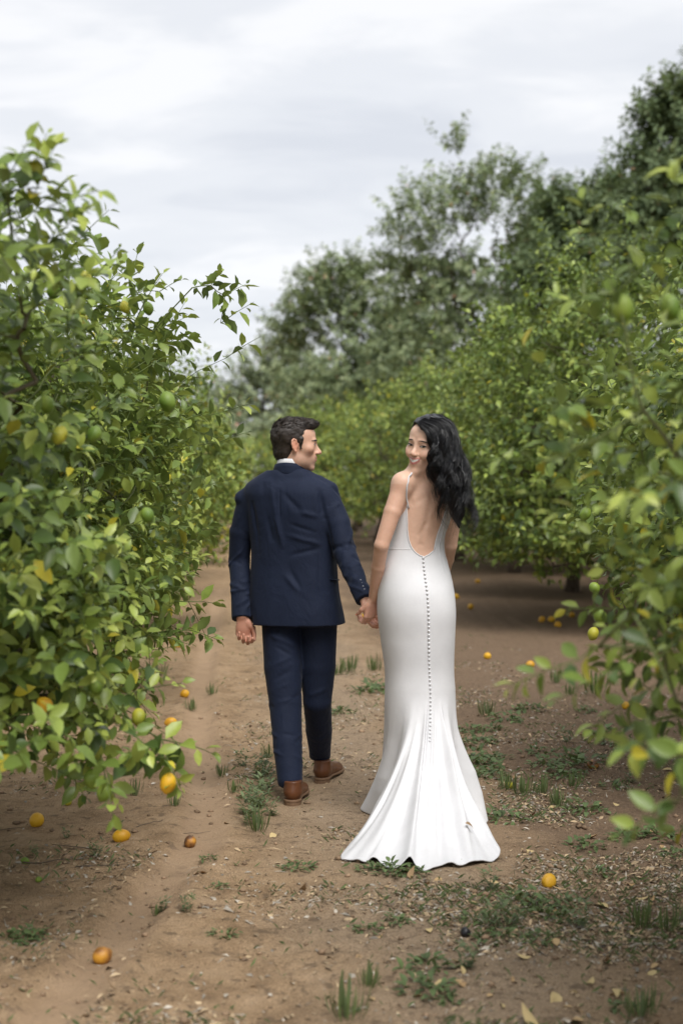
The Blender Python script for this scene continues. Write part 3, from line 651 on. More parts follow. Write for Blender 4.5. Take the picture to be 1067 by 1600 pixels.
def head(v, C, R, sc_=1.0, male=True, smile=0.0):
    """adds a head; R columns = subject's right, forward, up; C its centre (between the ears, at eye level)"""
    T = lambda x, y, z: C + R @ (np.array([x, y, z]) * sc_)
    E = lambda c, r, k, Rl=None, sub=False: v.ell(T(*c), np.asarray(r) * sc_, k * sc_, R if Rl is None else R @ Rl, sub)
    K = lambda a, b, ra, rb, k, sub=False: v.cap(T(*a), T(*b), ra * sc_, rb * sc_, k * sc_, sub)
    E((0, -.020, .038), (.074, .094, .078), .01)
    E((0, .036, .044), (.060, .050, .046), .03)
    E((0, .026, -.014), (.063 if male else .060, .060, .070), .03)
    E((0, .028, -.078), (.050 if male else .042, .050, .038), .028)
    E((0, .073, -.104), (.020 if male else .015, .014, .015), .024)
    for s in (-1, 1):
        E((s * (.043 if male else .034), .006, -.068), (.016, .026, .024), .03)
        E((s * .046, .054, -.020), (.019, .020, .016), .028)
        if male: K((s * .040, .076, .021), (s * .014, .087, .017), .007, .007, .014)
        else: K((s * .040, .076, .023), (s * .014, .085, .020), .004, .004, .016)
        E((s * .031, .099, .001), (.015, .011, .009), .016, sub=True)
        E((s * .032, .0715, .000), (.0155, .0135, .0120), .008)
    E((0, .074, -.060), (.028, .019, .026), .018)
    br = .0070 if male else .0052; ty = .107 if male else .1035
    K((0, .085, .006), (0, ty - .002, -.028), br, br + .0022, .014)
    E((0, .094, -.028), (.0095, .013, .013), .010)
    E((0, ty + (.002 if male else 0), -.0330), (.0095 if male else .0082, .0100, .0085), .008)
    for s in (-1, 1): E((s * (.0120 if male else .0102), .0975, -.0360), (.0065, .0090, .0060), .007)
    zc = -.060
    if smile > 0.5:
        for s in (-1, 1):
            E((s * .036, .070, -.034), (.018, .016, .015), .02)            # lifted cheek
            K((0, .0945, zc + .006), (s * .027, .079, zc + .012), .0040, .002, .007)
            K((0, .0920, zc - .012), (s * .027, .079, zc + .008), .0050, .002, .008)
            K((s * .0175, .094, -.036), (s * .032, .082, zc + .006), .0016, .0012, .006, True)
    else:
        for s in (-1, 1):
            K((0, .0940, zc + .004), (s * .021, .083, zc + .003), .0040, .002, .006)
            K((0, .0920, zc - .0075), (s * .020, .082, zc + .001), .0048, .002, .006)
            K((0, .0985, zc - .001), (s * .023, .086, zc + .003), .0016, .0014, .003, True)
    for s in (-1, 1):                                                    # ears: thin shell, rolled rim, lobe
        Re = axis_rot((0, 0, 1), s * 0.50) @ axis_rot((1, 0, 0), 0.20)
        e0 = np.array([s * .076, -.010, -.006]); W = lambda y, z, x=0.0: tuple(e0 + Re @ np.array([s * x, y, z]))
        E(W(0, 0), (.0050, .0150, .028), .006, Re)
        rim = [W(.010, .010, .004), W(.009, .024, .004), W(-.002, .031, .004), W(-.013, .024, .004), W(-.016, .008, .004), W(-.012, -.010, .003), W(-.003, -.026, .002), W(.006, -.028, .001)]
        for a_, b_ in zip(rim[:-1], rim[1:]): K(a_, b_, .0038, .0038, .003)
        E(W(.003, .000, .008), (.0050, .0078, .0125), .003, Re, True)
    return T
def surf_y(V, C, R, sc_):
    """front surface of a finished head: forward distance at local (x, z)"""
    loc = (V - C) @ R / sc_; m = (loc[:, 1] > .03) & (np.abs(loc[:, 0]) < .08) & (np.abs(loc[:, 2]) < .12); L_ = loc[m]
    def f(x, z):
        out_ = []
        for a, b in zip(np.ravel(x), np.ravel(z)):
            d2 = (L_[:, 0] - a) ** 2 + (L_[:, 2] - b) ** 2; k = np.argpartition(d2, 6)[:6]; w_ = 1 / (d2[k] + 1e-7); y = L_[k, 1]
            out_.append((w_ * y).sum() / w_.sum())
        return np.array(out_).reshape(np.shape(x))
    return f
def patch(T, sy, X, Z, lift, org, col, back=.002):
    """thin piece of skin-hugging geometry over a grid of local x, z"""
    Y = sy(X, Z) + lift; n, m = X.shape
    A = np.array([T(x, y, z) for x, y, z in zip(X.ravel(), Y.ravel(), Z.ravel())]); B = np.array([T(x, y - back, z) for x, y, z in zip(X.ravel(), Y.ravel(), Z.ravel())])
    i = (np.arange(n - 1)[:, None] * m + np.arange(m - 1)[None]).ravel(); q = np.stack([i, i + 1, i + m + 1, i + m], -1)
    rim = np.concatenate([np.arange(m), np.arange(1, n) * m + m - 1, (n - 1) * m + np.arange(m - 2, -1, -1), np.arange(n - 2, 0, -1) * m]); r2 = np.roll(rim, -1)
    sd = np.stack([rim, rim + n * m, r2 + n * m, r2], -1)
    return raw_mesh('patch', np.concatenate([A, B]) - org, np.concatenate([q, q[:, ::-1] + n * m, sd]), None, np.concatenate([col.reshape(-1, 3)] * 2))

def hand(v, W, down, palm, side, sz=1.0, curl=(0.6, 0.9, 0.7), spread=0.05, thumb=(0.5, 0.5), kf=0.004):
    """hand from wrist W; down = direction of the fingers, palm = direction the palm faces, side = towards the thumb"""
    f = nrm(down); p = nrm(np.asarray(palm, float) - f * (np.asarray(palm, float) @ f)); s = np.cross(f, p); s = s * np.sign(s @ np.asarray(side, float))
    kn = []
    for i, (o, l) in enumerate(((0.030, .080), (0.0105, .084), (-.0095, .080), (-.028, .071))):
        k = W + (f * l + s * o) * sz; kn.append(k)
        v.cap(W + s * o * 0.5 * sz, k, .0135 * sz, .0105 * sz, .010 * sz)
    v.ell(W + (f * .045 + p * .006) * sz, np.array([.034, .042, .013]) * sz, .010, np.stack([s, f, p], 1))
    segs = ((.042, .025, .019), (.046, .029, .020), (.043, .027, .020), (.034, .020, .018))
    for i in range(4):
        d = nrm(f + s * spread * (1.5 - i)); a = kn[i]; r0 = (.0092, .0095, .009, .008)[i] * sz; ang = 0
        for j in range(3):
            ang += (curl[i] if np.ndim(curl[0]) else curl)[j]
            dd = d * cos(ang) + p * sin(ang); b = a + dd * segs[i][j] * sz
            v.cap(a, b, r0 * (1 - .07 * j), r0 * (1 - .07 * (j + 1)), kf * (1.4 if j == 0 else 0.7)); a = b
    t0 = W + (f * .022 + s * .024 + p * .006) * sz; d = nrm(f * 0.75 + s * 0.55 + p * 0.45 * thumb[0] * 2)
    t1 = t0 + d * .036 * sz; d2 = nrm(f + p * thumb[1] + s * 0.05); t2 = t1 + d2 * .030 * sz; t3 = t2 + nrm(f + p * thumb[1] * 1.4 - s * 0.15) * .024 * sz
    v.cap(t0, t1, .0145 * sz, .0115 * sz, .012); v.cap(t1, t2, .0108 * sz, .0098 * sz, .004); v.cap(t2, t3, .0098 * sz, .0078 * sz, .003)
    return kn

def skin_mat(name):
    m = Mat(name); a = m.attr(); c = m.coord(); n1 = m.noise(55, 4, 0.6, c)
    m.base(m.mix(0.35, a, m.ramp(n1, [(0.3, (0.86, 0.82, 0.80)), (0.7, (1.12, 1.14, 1.15))]), 'MULTIPLY'))
    m.set(Roughness=0.46, Specular_IOR_Level=0.4, Subsurface_Weight=0.12, Subsurface_Scale=0.012)
    m.b.inputs['Subsurface Radius'].default_value = (1.0, 0.35, 0.2)
    m.bump(m.noise(420, 3, 0.6, c), 0.12, 0.002); return m.m
M_SKIN = skin_mat('skin')
def plain(name, col, rough=0.5, spec=0.5, nz=None, bump=0.0):
    m = Mat(name); m.set(Roughness=rough, Specular_IOR_Level=spec); m.b.inputs['Base Color'].default_value = tuple(col) + (1,)
    if nz:
        n1 = m.noise(nz, 4, 0.6, m.coord()); m.base(m.mix(0.6, tuple(col), m.ramp(n1, [(0.3, 0.7), (0.7, 1.3)]), 'MULTIPLY'))
        if bump: m.bump(n1, bump, 0.003)
    return m.m
def cloth_mat(name, col, rough, weave, bump, sheen=0.0, wr=0.25):
    m = Mat(name); c = m.coord(); m.set(Roughness=rough, Specular_IOR_Level=0.25); m.b.inputs['Sheen Weight'].default_value = sheen
    m.b.inputs['Sheen Roughness'].default_value = 0.4
    n1 = m.noise(6, 3, 0.5, c); wv = m.noise(weave, 2, 0.5, c)
    cc = m.mix(0.5, tuple(col), m.ramp(n1, [(0.3, 0.85), (0.7, 1.15)]), 'MULTIPLY'); cc = m.mix(0.4, cc, m.ramp(wv, [(0.35, 0.7), (0.65, 1.3)]), 'MULTIPLY')
    m.base(cc); b = m.bump(wv, bump, 0.0015); m.bump(m.noise(13, 3, 0.5, m.coord((1, 1, 0.6)), 1.2), wr, 0.02, b); return m.m
M_SUIT = cloth_mat('navy_wool', (0.0082, 0.0138, 0.034), 0.78, 900, 0.15, 0.05, 0.3)
M_SHIRT = cloth_mat('white_cotton', (0.78, 0.78, 0.80), 0.8, 900, 0.1)
M_CREPE = cloth_mat('white_crepe', (0.66, 0.66, 0.675), 0.62, 1200, 0.06, 0.1, 0.02)
M_LEATHER = plain('brown_leather', (0.105, 0.038, 0.014), 0.36, 0.4, 30, 0.05)
M_SOLE = plain('stacked_sole', (0.16, 0.095, 0.055), 0.7, 0.3, 60, 0.1)
M_PEARL = plain('covered_button', (0.70, 0.70, 0.72), 0.28, 0.6)
M_NAVYBTN = plain('cuff_button_horn', (0.16, 0.17, 0.20), 0.15, 0.8)
M_EYE = Mat('eye').set(Roughness=0.12); M_EYE.base(M_EYE.attr()); M_EYE = M_EYE.m; M_LASH = plain('lash', (0.012, 0.010, 0.010), 0.6)
M_TEETH = Mat('teeth').set(Roughness=0.2); M_TEETH.base(M_TEETH.attr()); M_TEETH = M_TEETH.m
def hair_mat(name, col, rough, vari):
    m = Mat(name); a = m.attr(); m.base(m.mix(1.0, a, tuple(col), 'MULTIPLY')); m.set(Roughness=rough, Specular_IOR_Level=0.55)
    m.b.inputs['Anisotropic'].default_value = 0.4; return m.m
M_HAIRB = hair_mat('black_hair', (0.0075, 0.0075, 0.009), 0.31, 0.3); M_HAIRG = hair_mat('brown_hair', (0.026, 0.018, 0.0135), 0.6, 0.3)

def uvsphere(r, nu=14, nv=9):
    v = np.linspace(0, pi, nv)[1:-1]; u = np.arange(nu) / nu * 2 * pi; U, Vv = np.meshgrid(u, v)
    p = np.stack([np.sin(Vv) * np.cos(U), np.sin(Vv) * np.sin(U), np.cos(Vv)], -1).reshape(-1, 3); p = np.concatenate([p, [[0, 0, 1], [0, 0, -1]]]) * r
    k = nv - 2; i = np.arange(k - 1)[:, None] * nu; j = np.arange(nu)[None]; j2 = (j + 1) % nu
    Q = np.stack([i + j, i + nu + j, i + nu + j2, i + j2], -1).reshape(-1, 4); jj = np.arange(nu)
    T = np.concatenate([np.stack([np.full(nu, k * nu), jj, (jj + 1) % nu], -1), np.stack([np.full(nu, k * nu + 1), (k - 1) * nu + (jj + 1) % nu, (k - 1) * nu + jj], -1)])
    return p, Q, T
def face_bits(parent, V, C, T, R, sc_, male, smile, gaze=0.0):
    """eyes, brows, lashes, teeth as parts of the person, laid on the finished face"""
    org = np.array(parent.location); sy = surf_y(V, C, R, sc_)
    for s in (-1, 1):
        u = np.linspace(-1, 1, 25)[None]; w_ = np.linspace(-1, 1, 11)[:, None]
        hh = (.0036 if smile > .5 else .0042); up = hh * (1 - np.abs(u) ** 2.2) ** 0.8; dn = hh * (0.62 if smile > .5 else .85) * (1 - np.abs(u) ** 2.2) ** 0.8
        X = s * .0315 + .0138 * u + 0 * w_; Z = .0003 + s * .0012 * u + np.where(w_ > 0, w_ * up, w_ * dn)
        d = np.sqrt((X - s * .0315 - gaze) ** 2 + (Z - .0006) ** 2)
        col = np.where(d[..., None] < .0022, np.array([.006, .006, .006]), np.where(d[..., None] < .0056, np.array([.035, .028, .018]), np.array([.58, .53, .50])))
        e_ = link('eye', patch(T, sy, X, Z, .0010, org, col), M_EYE, parent)
        t = np.linspace(-1, 1, 13); xs = s * .0315 + .0150 * t; zs = .0008 + s * .0014 * t + hh * 1.15 * (1 - np.abs(t) ** 2.2) ** 0.8; ys = sy(xs, zs) + .0008
        mb = MB(); mb.tube(np.array([T(*q_) for q_ in zip(xs, ys, zs)]) - org, (.0006 + .0012 * (1 - t ** 2) + (.0006 * (s * t > 0.2))) * sc_ * (0.8 if male else 1.25), 6); link('eyelash', mb.mesh('eyelash', color=False), M_LASH, parent)
        xs = s * .0315 + .0135 * t; zs = .0002 + s * .0012 * t - dn.min() - hh * (0.66 if smile > .5 else .9) * (1 - np.abs(t) ** 2.2) ** 0.8; ys = sy(xs, zs) + .0004
        mb = MB(); mb.tube(np.array([T(*q_) for q_ in zip(xs, ys, zs)]) - org, .0007 * sc_, 5); link('lower_lash', mb.mesh('lower_lash', color=False), M_LASH, parent)
        u = np.linspace(0, 1, 15)[None]; w_ = np.linspace(-1, 1, 4)[:, None]
        th_ = (.0034 if male else .0022) * np.sin(pi * np.clip(u * .86 + .12, 0, 1)) ** 0.6
        X = s * (.052 - .040 * u) + 0 * w_; Z = .0165 + (.0055 if male else .0075) * np.sin(pi * (.08 + .62 * u)) + w_ * th_ + 0 * X
        link('eyebrow', patch(T, sy, X, Z, .0010, org, np.tile(np.array([.02, .015, .012]), X.shape + (1,))), M_LASH, parent)
    if smile > 0.5:
        zc = -.060; u = np.linspace(-1, 1, 27)[None]; w_ = np.linspace(0, 1, 7)[:, None]
        top = zc + .0030 + .0070 * u ** 2; bot = zc - .0072 + .0160 * np.abs(u) ** 1.9
        X = .0250 * u + 0 * w_; Z = top * (1 - w_) + bot * w_
        gap = 0.82 + 0.18 * np.clip(np.abs(np.sin(u * 5.5 * pi / 1.0)) * 3, 0, 1)
        col = np.array([.66, .62, .57]) * gap[..., None] * (1 - 0.55 * (np.abs(u) > .80))[..., None] * np.ones(X.shape + (1,))
        link('teeth', patch(T, sy, X, Z, .0006, org, col), M_TEETH, parent)
def tint(skin, wgt, c): return skin * (1 - wgt[:, None]) + np.array(c) * wgt[:, None]
def face_paint(V, C, R, sc_, base, male, smile):
    loc = (V - C) @ R / sc_; al = np.column_stack([np.abs(loc[:, 0]), loc[:, 1:]]); skin = np.tile(np.array(base, float), (len(V), 1))
    ga = lambda c, r: np.exp(-(((al - np.array(c)) / np.array(r)) ** 2).sum(1))
    b = np.array(base); zc = -.060
    skin = tint(skin, np.clip(ga((.0, .110, -.036), (.013, .014, .012)) * .35 + ga((.043, .064, -.030), (.022, .026, .018)) * (.45 if male else .55), 0, .55), b * np.array([1.02, .74, .70]))
    skin = tint(skin, np.clip(ga((.076, -.010, -.006), (.022, .022, .03)) * (.8 if male else .5), 0, .7), b * np.array([1.12, .78, .74]))
    if male:
        skin = tint(skin, np.clip(ga((.02, .075, -.085), (.045, .045, .030)) + .8 * ga((.052, .02, -.062), (.025, .04, .035)), 0, 1) * .42, b * np.array([.52, .60, .68]))
    x2 = al[:, 0] ** 2; front = loc[:, 1] > .072
    if smile > .5:
        up_ = np.exp(-((al[:, 2] - (zc + .0065 + 8 * x2)) / .0034) ** 2); lo_ = np.exp(-((al[:, 2] - (zc - .0122 + 24 * x2)) / .0046) ** 2); wx = .028
    else:
        up_ = np.exp(-((al[:, 2] - (zc + .0040)) / .0036) ** 2); lo_ = np.exp(-((al[:, 2] - (zc - .0070 + 10 * x2)) / .0048) ** 2); wx = .022
    skin = tint(skin, np.clip(np.maximum(up_, lo_) * 1.1, 0, 1) * np.clip((wx - al[:, 0]) / .003, 0, 1) * front * (.5 if male else .85), b * np.array([.74, .42, .44]) if male else (.40, .085, .10))
    mid = np.exp(-((al[:, 2] - (zc - .0015 + (14 if smile > .5 else 4) * x2)) / .0020) ** 2) * np.clip((wx + .002 - al[:, 0]) / .003, 0, 1) * front; skin = tint(skin, np.clip(mid * .8, 0, .8), (.13, .05, .045))
    skin = tint(skin, np.clip(ga((.009, .098, -.0420), (.0045, .009, .0028)) * 1.0, 0, .75), (.12, .05, .04))                                      # nostrils
    skin = tint(skin, np.clip(ga((.032, .084, .0065), (.017, .014, .0048)) * (.35 if male else .6), 0, .6), b * np.array([.62, .52, .50]))        # lids
    return skin, loc, al, ga
def thing(name, label, cat, loc, group=None):
    o = bpy.data.objects.new(name, None); COL.objects.link(o); o.location = loc; o.empty_display_size = 0.2; o['label'] = label; o['category'] = cat
    if group: o['group'] = group
    return o
# ---------------------------------------------------------------- the man
GD = 6.7
GO = gp(-0.22, 6.65); man = thing('person', 'dark-haired man in navy suit and brown shoes walking away, holding the woman\'s hand', 'person', GO)
GY_ = radians(-15)                                   # body turned a little towards the woman
pm = lambda x, y, d=GD: P(x, y, d)
HC = pm(462.5, 695, 6.70); HR = frame((cos(radians(5)), sin(radians(5)), -0.02), (-0.03, 0, 1)); HS = 1.03
rshoulder = pm(513, 778, 6.66); relbow = pm(538, 862, 6.58); rwrist = pm(569, 934, 6.42)
lshoulder = pm(384, 786, 6.76); lelbow = pm(374, 876, 6.80); lwrist = pm(378, 962, 6.68)
neckb = pm(452, 745, 6.71)
v = Vox((-0.62, 6.2, 0.70), (0.20, 7.0, 1.79), 0.0035)
T = head(v, HC, HR, HS, True, 0.2)
v.chain([HC + HR @ np.array([0, -.022, -.05]), neckb + np.array([0, 0.0, -.02]), neckb + np.array([0, .0, -.10])], [.056, .060, .075], .022, .022)
tc_ = pm(455, 850, 6.72)
v.loft([(0.88, -.23, 6.72, .14, .09, .09), (0.95, -.23, 6.72, .15, .10, .10), (1.2, -.235, 6.72, .14, .09, .10), (1.38, -.25, 6.71, .16, .09, .10), (1.45, -.25, 6.71, .10, .06, .07)], GY_, .02)
v.chain([rshoulder, relbow, rwrist], [.045, .036, .026], .02); v.chain([lshoulder, lelbow, lwrist], [.045, .036, .026], .02)
# joined hand: his right hand comes from the far side, fingers closed around hers
hand(v, rwrist + np.array([.004, -.004, -.016]), (0.28, -0.10, -0.95), (0.75, -0.45, 0.1), (-0.3, -0.8, 0), 1.02, ((0.55, 1.0, 0.6), (0.6, 1.1, 0.6), (0.65, 1.15, 0.6), (0.7, 1.2, 0.6)), 0.03, (0.6, 0.9))
# free hand: loose fist, palm turned back
hand(v, lwrist + np.array([.004, 0, -.012]), (0.05, 0.18, -1), (0.25, -1, 0.0), (1, 0.2, 0), 1.0, ((0.75, 1.25, 0.5), (0.85, 1.45, 0.6), (0.95, 1.5, 0.6), (1.0, 1.5, 0.6)), 0.02, (0.35, 0.35))
V, Q = v.mesh(); V = relax(V, Q, 2, 0.4)
skin, loc, al, ga = face_paint(V, HC, HR, HS, (0.62, 0.37, 0.26), True, 0)
hz = np.clip((0.95 - V[:, 2]) / 0.04, 0, 1); skin = tint(skin, hz * 0.45, (0.50, 0.19, 0.13))
link('body', raw_mesh('body', V - GO, Q, None, skin), M_SKIN, man)
face_bits(man, V, HC, T, HR, HS, True, 0, -.002)

# hair: a close cap with cropped tufts over it
v = Vox(HC - 0.17, HC + 0.19, 0.0028)
E = lambda c, r, k=.01, sub=False: v.ell(HC + HR @ np.array(c), r, k, HR, sub)
E((0, -.022, .042), (.082, .101, .088)); E((0, .040, .098), (.060, .052, .026), .03); E((.0, .066, .094), (.052, .026, .018), .02)
E((0, -.050, -.028), (.064, .056, .060), .02)
for s in (-1, 1): v.cap(HC + HR @ np.array([s * .072, .022, .025]), HC + HR @ np.array([s * .070, .018, -.014]), .010, .005, .008)
E((0, .118, .010), (.085, .062, .078), .008, True)
E((0, .095, -.055), (.12, .085, .085), .006, True)
for s in (-1, 1): E((s * .082, -.004, -.022), (.024, .026, .036), .004, True)
v.plane_cut(HC + HR @ np.array([0, -.06, -.078]), HR @ nrm(np.array([0, .30, -1.0])), HC - .2, HC + .2)
V, Q = v.mesh(); Nn = vnormals(V, Q); lv = (V - HC) @ HR
V = V + Nn * (0.001 * vnoise(lv * np.array([1, .55, 1]), 95, 3) + 0.0025 * vnoise(lv, 38, 4))[:, None]
mb = MB(); mb.add(V - GO, Q, None, (0.75 + 0.5 * (vnoise(lv, 80, 7) * .5 + .5))[:, None] * np.ones(3))
r_ = np.random.default_rng(4); sel = r_.choice(len(V), 7500)
for k in sel:
    n_ = Nn[k]; l_ = lv[k]
    flow = HR @ nrm(np.array([0.25 * np.sign(l_[0]) * (l_[2] < .06), 0.9 if l_[2] > .07 else -0.5, -0.9 if l_[2] < .07 else 0.25]))
    d = nrm(flow - n_ * (flow @ n_) + n_ * (0.22 if l_[2] > .06 else 0.05) + r_.normal(size=3) * 0.2); ln = 0.009 + 0.014 * r_.random() * (1.3 if l_[2] > .07 else 0.6)
    p0 = V[k] - n_ * .002; mb.tube(np.array([p0, p0 + d * ln * .5, p0 + nrm(d - n_ * 0.35) * ln]) - GO, [.0014, .0012, .0004], 3, cap=False, col=np.ones(3) * (0.45 + 2.0 * r_.random() ** 2))
link('hair', mb.mesh('hair'), M_HAIRG, man)

# shirt collar, a white band above the jacket
def ring_band(c, Rr, prof, n=48, tilt=0.0):
    """closed thin band: prof rows (radius_x, radius_y, z)"""
    th = np.arange(n) / n * 2 * pi; V = []
    for rx, ry, z in prof: V.append(np.stack([rx * np.cos(th), ry * np.sin(th), np.full(n, z) + tilt * np.sin(th)], -1) @ Rr.T + c)
    k = len(prof); i = np.arange(k)[:, None] * n; j = np.arange(n)[None]; j2 = (j + 1) % n; i2 = ((np.arange(k) + 1) % k)[:, None] * n
    return np.concatenate(V), np.stack([i + j, i + j2, i2 + j2, i2 + j], -1).reshape(-1, 4)
RB = np.array([[cos(GY_), -sin(GY_), 0], [sin(GY_), cos(GY_), 0], [0, 0, 1]])
cc = pm(454, 727, 6.70)
V, Q = ring_band(cc, RB, [(.066, .068, -.03), (.0645, .066, .0), (.063, .0645, .0145), (.060, .0615, .0145), (.0595, .061, -.03)], tilt=-0.016)
link('shirt', raw_mesh('shirt', V - GO, Q), M_SHIRT, man)

# jacket
v = Vox((-0.66, 6.28, 0.76), (0.16, 7.02, 1.60), 0.0038)
zp = lambda y: CAMH - (y - HOR) / F * GD
xp = lambda x: (x - 533.5) / F * GD
tab = []
for y, x0, x1, bb_, bf in ((985, 385, 542, .150, .15), (960, 388, 537, .148, .15), (920, 390, 530, .135, .14), (880, 391, 527, .122, .135), (850, 390, 527, .120, .135), (815, 386, 528, .128, .14), (785, 382, 530, .130, .14), (768, 379, 526, .122, .13), (755, 385, 515, .105, .11), (745, 400, 497, .085, .09), (735, 417, 484, .074, .075)):
    tab.append((zp(y), (xp(x0) + xp(x1)) / 2, 6.715, (xp(x1) - xp(x0)) / 2 / 1.0, bb_, bf))
v.loft(tab, GY_, .02, power=2.5)
v.chain([lshoulder + np.array([.018, 0, .006]), (lshoulder + lelbow) / 2 + np.array([-.006, 0, 0]), lelbow, (lelbow + lwrist) / 2, lwrist + np.array([0, 0, -.04])], [.058, .056, .052, .048, .045], .022)
v.chain([rshoulder + np.array([-.010, 0, .004]), (rshoulder + relbow) / 2 + np.array([.006, 0, 0]), relbow, (relbow + rwrist) / 2, rwrist + (rwrist - relbow) * .2], [.060, .060, .054, .047, .041], .022)
v.cap(pm(440, 747, 6.668), pm(470, 746, 6.655), .036, .036, .02)
v.chain([pm(436, 748, 6.72), pm(405, 762, 6.74), pm(380, 779, 6.75)], [.034, .036, .040], .015); v.chain([pm(474, 746, 6.70), pm(497, 755, 6.68), pm(515, 766, 6.66)], [.034, .036, .041], .015)
sd = nrm(lwrist - lelbow); v.plane_cut(lwrist + sd * .010, sd, lwrist - .10, lwrist + np.array([.047, .10, .10]))
sd = nrm(rwrist - relbow); v.plane_cut(rwrist + sd * .012, sd, rwrist - .09, rwrist + .09)
sl, p = v.block((-.50, 6.4, .76), (.03, 7.02, .95), 0)     # hem, a touch lower on the left; rounded vents
hem = zp(975) + 0.012 * (p[..., 0] + .2) + 0.02 * (p[..., 1] - 6.57).clip(0)
tor = (p[..., 0] > -.437)
v.D[sl] = np.where(tor, np.maximum(v.D[sl], hem - p[..., 2]), v.D[sl])
V, Q = v.mesh(); V = relax(V, Q, 2, 0.5); Nn = vnormals(V, Q)
q = lambda x, y, d=6.58: P(x, y, d)
fold = [(q(437, 752, 6.60), q(437, 974, 6.57), .0035, -.0035), (q(496, 872, 6.585), q(497, 972, 6.56), .0035, -.003), (q(402, 880, 6.63), q(400, 972, 6.60), .0035, -.003),   # seams
        (q(425, 765, 6.62), q(440, 850, 6.6), .014, .006), (q(412, 760, 6.64), q(425, 840, 6.62), .012, -.005), (q(440, 768), q(470, 800), .014, -.004), (q(500, 770, 6.58), q(516, 860, 6.56), .013, -.008), (q(508, 790, 6.56), q(500, 880, 6.56), .016, .006),
        (q(395, 790, 6.66), q(402, 870, 6.64), .012, -.007), (q(442, 835), q(500, 850), .012, .004), (q(445, 870), q(495, 858), .012, -.004), (q(440, 895), q(475, 930), .014, .005), (q(450, 885), q(488, 960), .013, -.004), (q(405, 850, 6.62), q(435, 862), .011, .004), (q(470, 800), q(512, 812, 6.55), .012, .004), (q(455, 820), q(510, 838, 6.56), .010, -.003)]
r_ = np.random.default_rng(8)
def sleeve_folds(a, b, rad, n, amp):
    out_ = []; ax = nrm(b - a); s1 = nrm(np.cross(ax, [0, 1, 0])); s2 = np.cross(ax, s1)
    for _ in range(n):
        t = r_.random(); c = a + (b - a) * t; th = r_.uniform(-pi, pi); sl_ = r_.uniform(-.05, .05)
        o1 = (s1 * cos(th) + s2 * sin(th)) * rad; o2 = (s1 * cos(th + 1.3) + s2 * sin(th + 1.3)) * rad
        out_.append((c + o1 - ax * sl_, c + o2 + ax * sl_, .007 + .006 * r_.random(), amp * (1 if r_.random() < .55 else -1)))
    return out_
fold += sleeve_folds(lshoulder, lelbow, .06, 9, .004) + sleeve_folds(lelbow * 1.0, lwrist, .05, 16, .0045) + sleeve_folds(rshoulder, relbow, .06, 14, .005) + sleeve_folds(relbow, rwrist, .048, 13, .0042)
V = ridges(V, Nn, [(a_, b_, w_, h_ * 1.5) for a_, b_, w_, h_ in fold]); V = V + Nn * (0.0022 * vnoise(V * np.array([1, 1, .6]), 16, 21))[:, None]
jk = link('jacket', raw_mesh('jacket', V - GO, Q), M_SUIT, man)
# turned-down jacket collar
cc = pm(453, 735, 6.705)
V, Q = ring_band(cc, RB, [(.080, .078, -.050), (.081, .080, -.022), (.077, .0785, .004), (.0715, .0755, .021), (.067, .071, .022), (.066, .069, -.03)], tilt=-0.014)
link('collar', raw_mesh('collar', V - GO, Q), M_SUIT, jk)
sd = nrm(rwrist - relbow); sidev = nrm(np.cross(sd, [0, 1, 0])); bk = -np.cross(sidev, sd); bk = bk if bk[1] < 0 else -bk
for k in range(4):
    c_ = rwrist - sd * (.016 + .017 * k) + nrm(bk * 0.93 - sidev * 0.38 * np.sign(sidev[0]) * -1) * (.0425 + .0010 * k)
    p_, Q_, T_ = uvsphere(.0048, 12, 7); mb = MB(); mb.add(c_ + p_ - GO, Q_, T_); link('button', mb.mesh('button', color=False), M_NAVYBTN, jk)
mb = MB(); a_ = P(516, 905, 6.60); b_ = P(529, 906, 6.66); mb.tube(np.array([a_, (a_ + b_) / 2 + [0.002, -.006, -.002], b_]) - GO, .006, 8, flat=0.5); link('pocket_flap', mb.mesh('pocket_flap', color=False), M_SUIT, jk)

# trousers
v = Vox((-0.46, 6.2, 0.02), (0.04, 7.2, 0.98), 0.0040)
lh, lk, la = pm(440, 985, 6.72), pm(446, 1100, 6.64), P(453, 1224, 6.52)
rh, rk, ra = pm(496, 985, 6.72), pm(496, 1095, 6.72), P(500, 1185, 6.98)
v.loft([(zp(978), xp(467), 6.72, .165, .105, .10), (zp(968), xp(467), 6.72, .172, .118, .11), (zp(960), xp(467), 6.72, .172, .118, .11), (zp(930), xp(465), 6.72, .168, .10, .105)], GY_, .02)
v.chain([lh + [0, 0, .03], (lh + lk) / 2, lk, (lk + la) / 2, la + [0, 0, .015]], [.094, .090, .075, .068, .058], .012)
v.chain([rh + [0, 0, .03], (rh + rk) / 2, rk, (rk + ra) / 2, ra + [0, 0, .02]], [.092, .084, .067, .062, .053], .012)
v.plane_cut(la + [0, 0, -.005], nrm(np.array([0, 0.25, -1.0])), la - .12, la + np.array([.075, .12, .12])); v.plane_cut(ra + [0, 0, .0], nrm(np.array([0, 0.2, -1.0])), ra - np.array([.065, .12, .12]), ra + .12)
V, Q = v.mesh(); V = relax(V, Q, 2, 0.5); Nn = vnormals(V, Q)
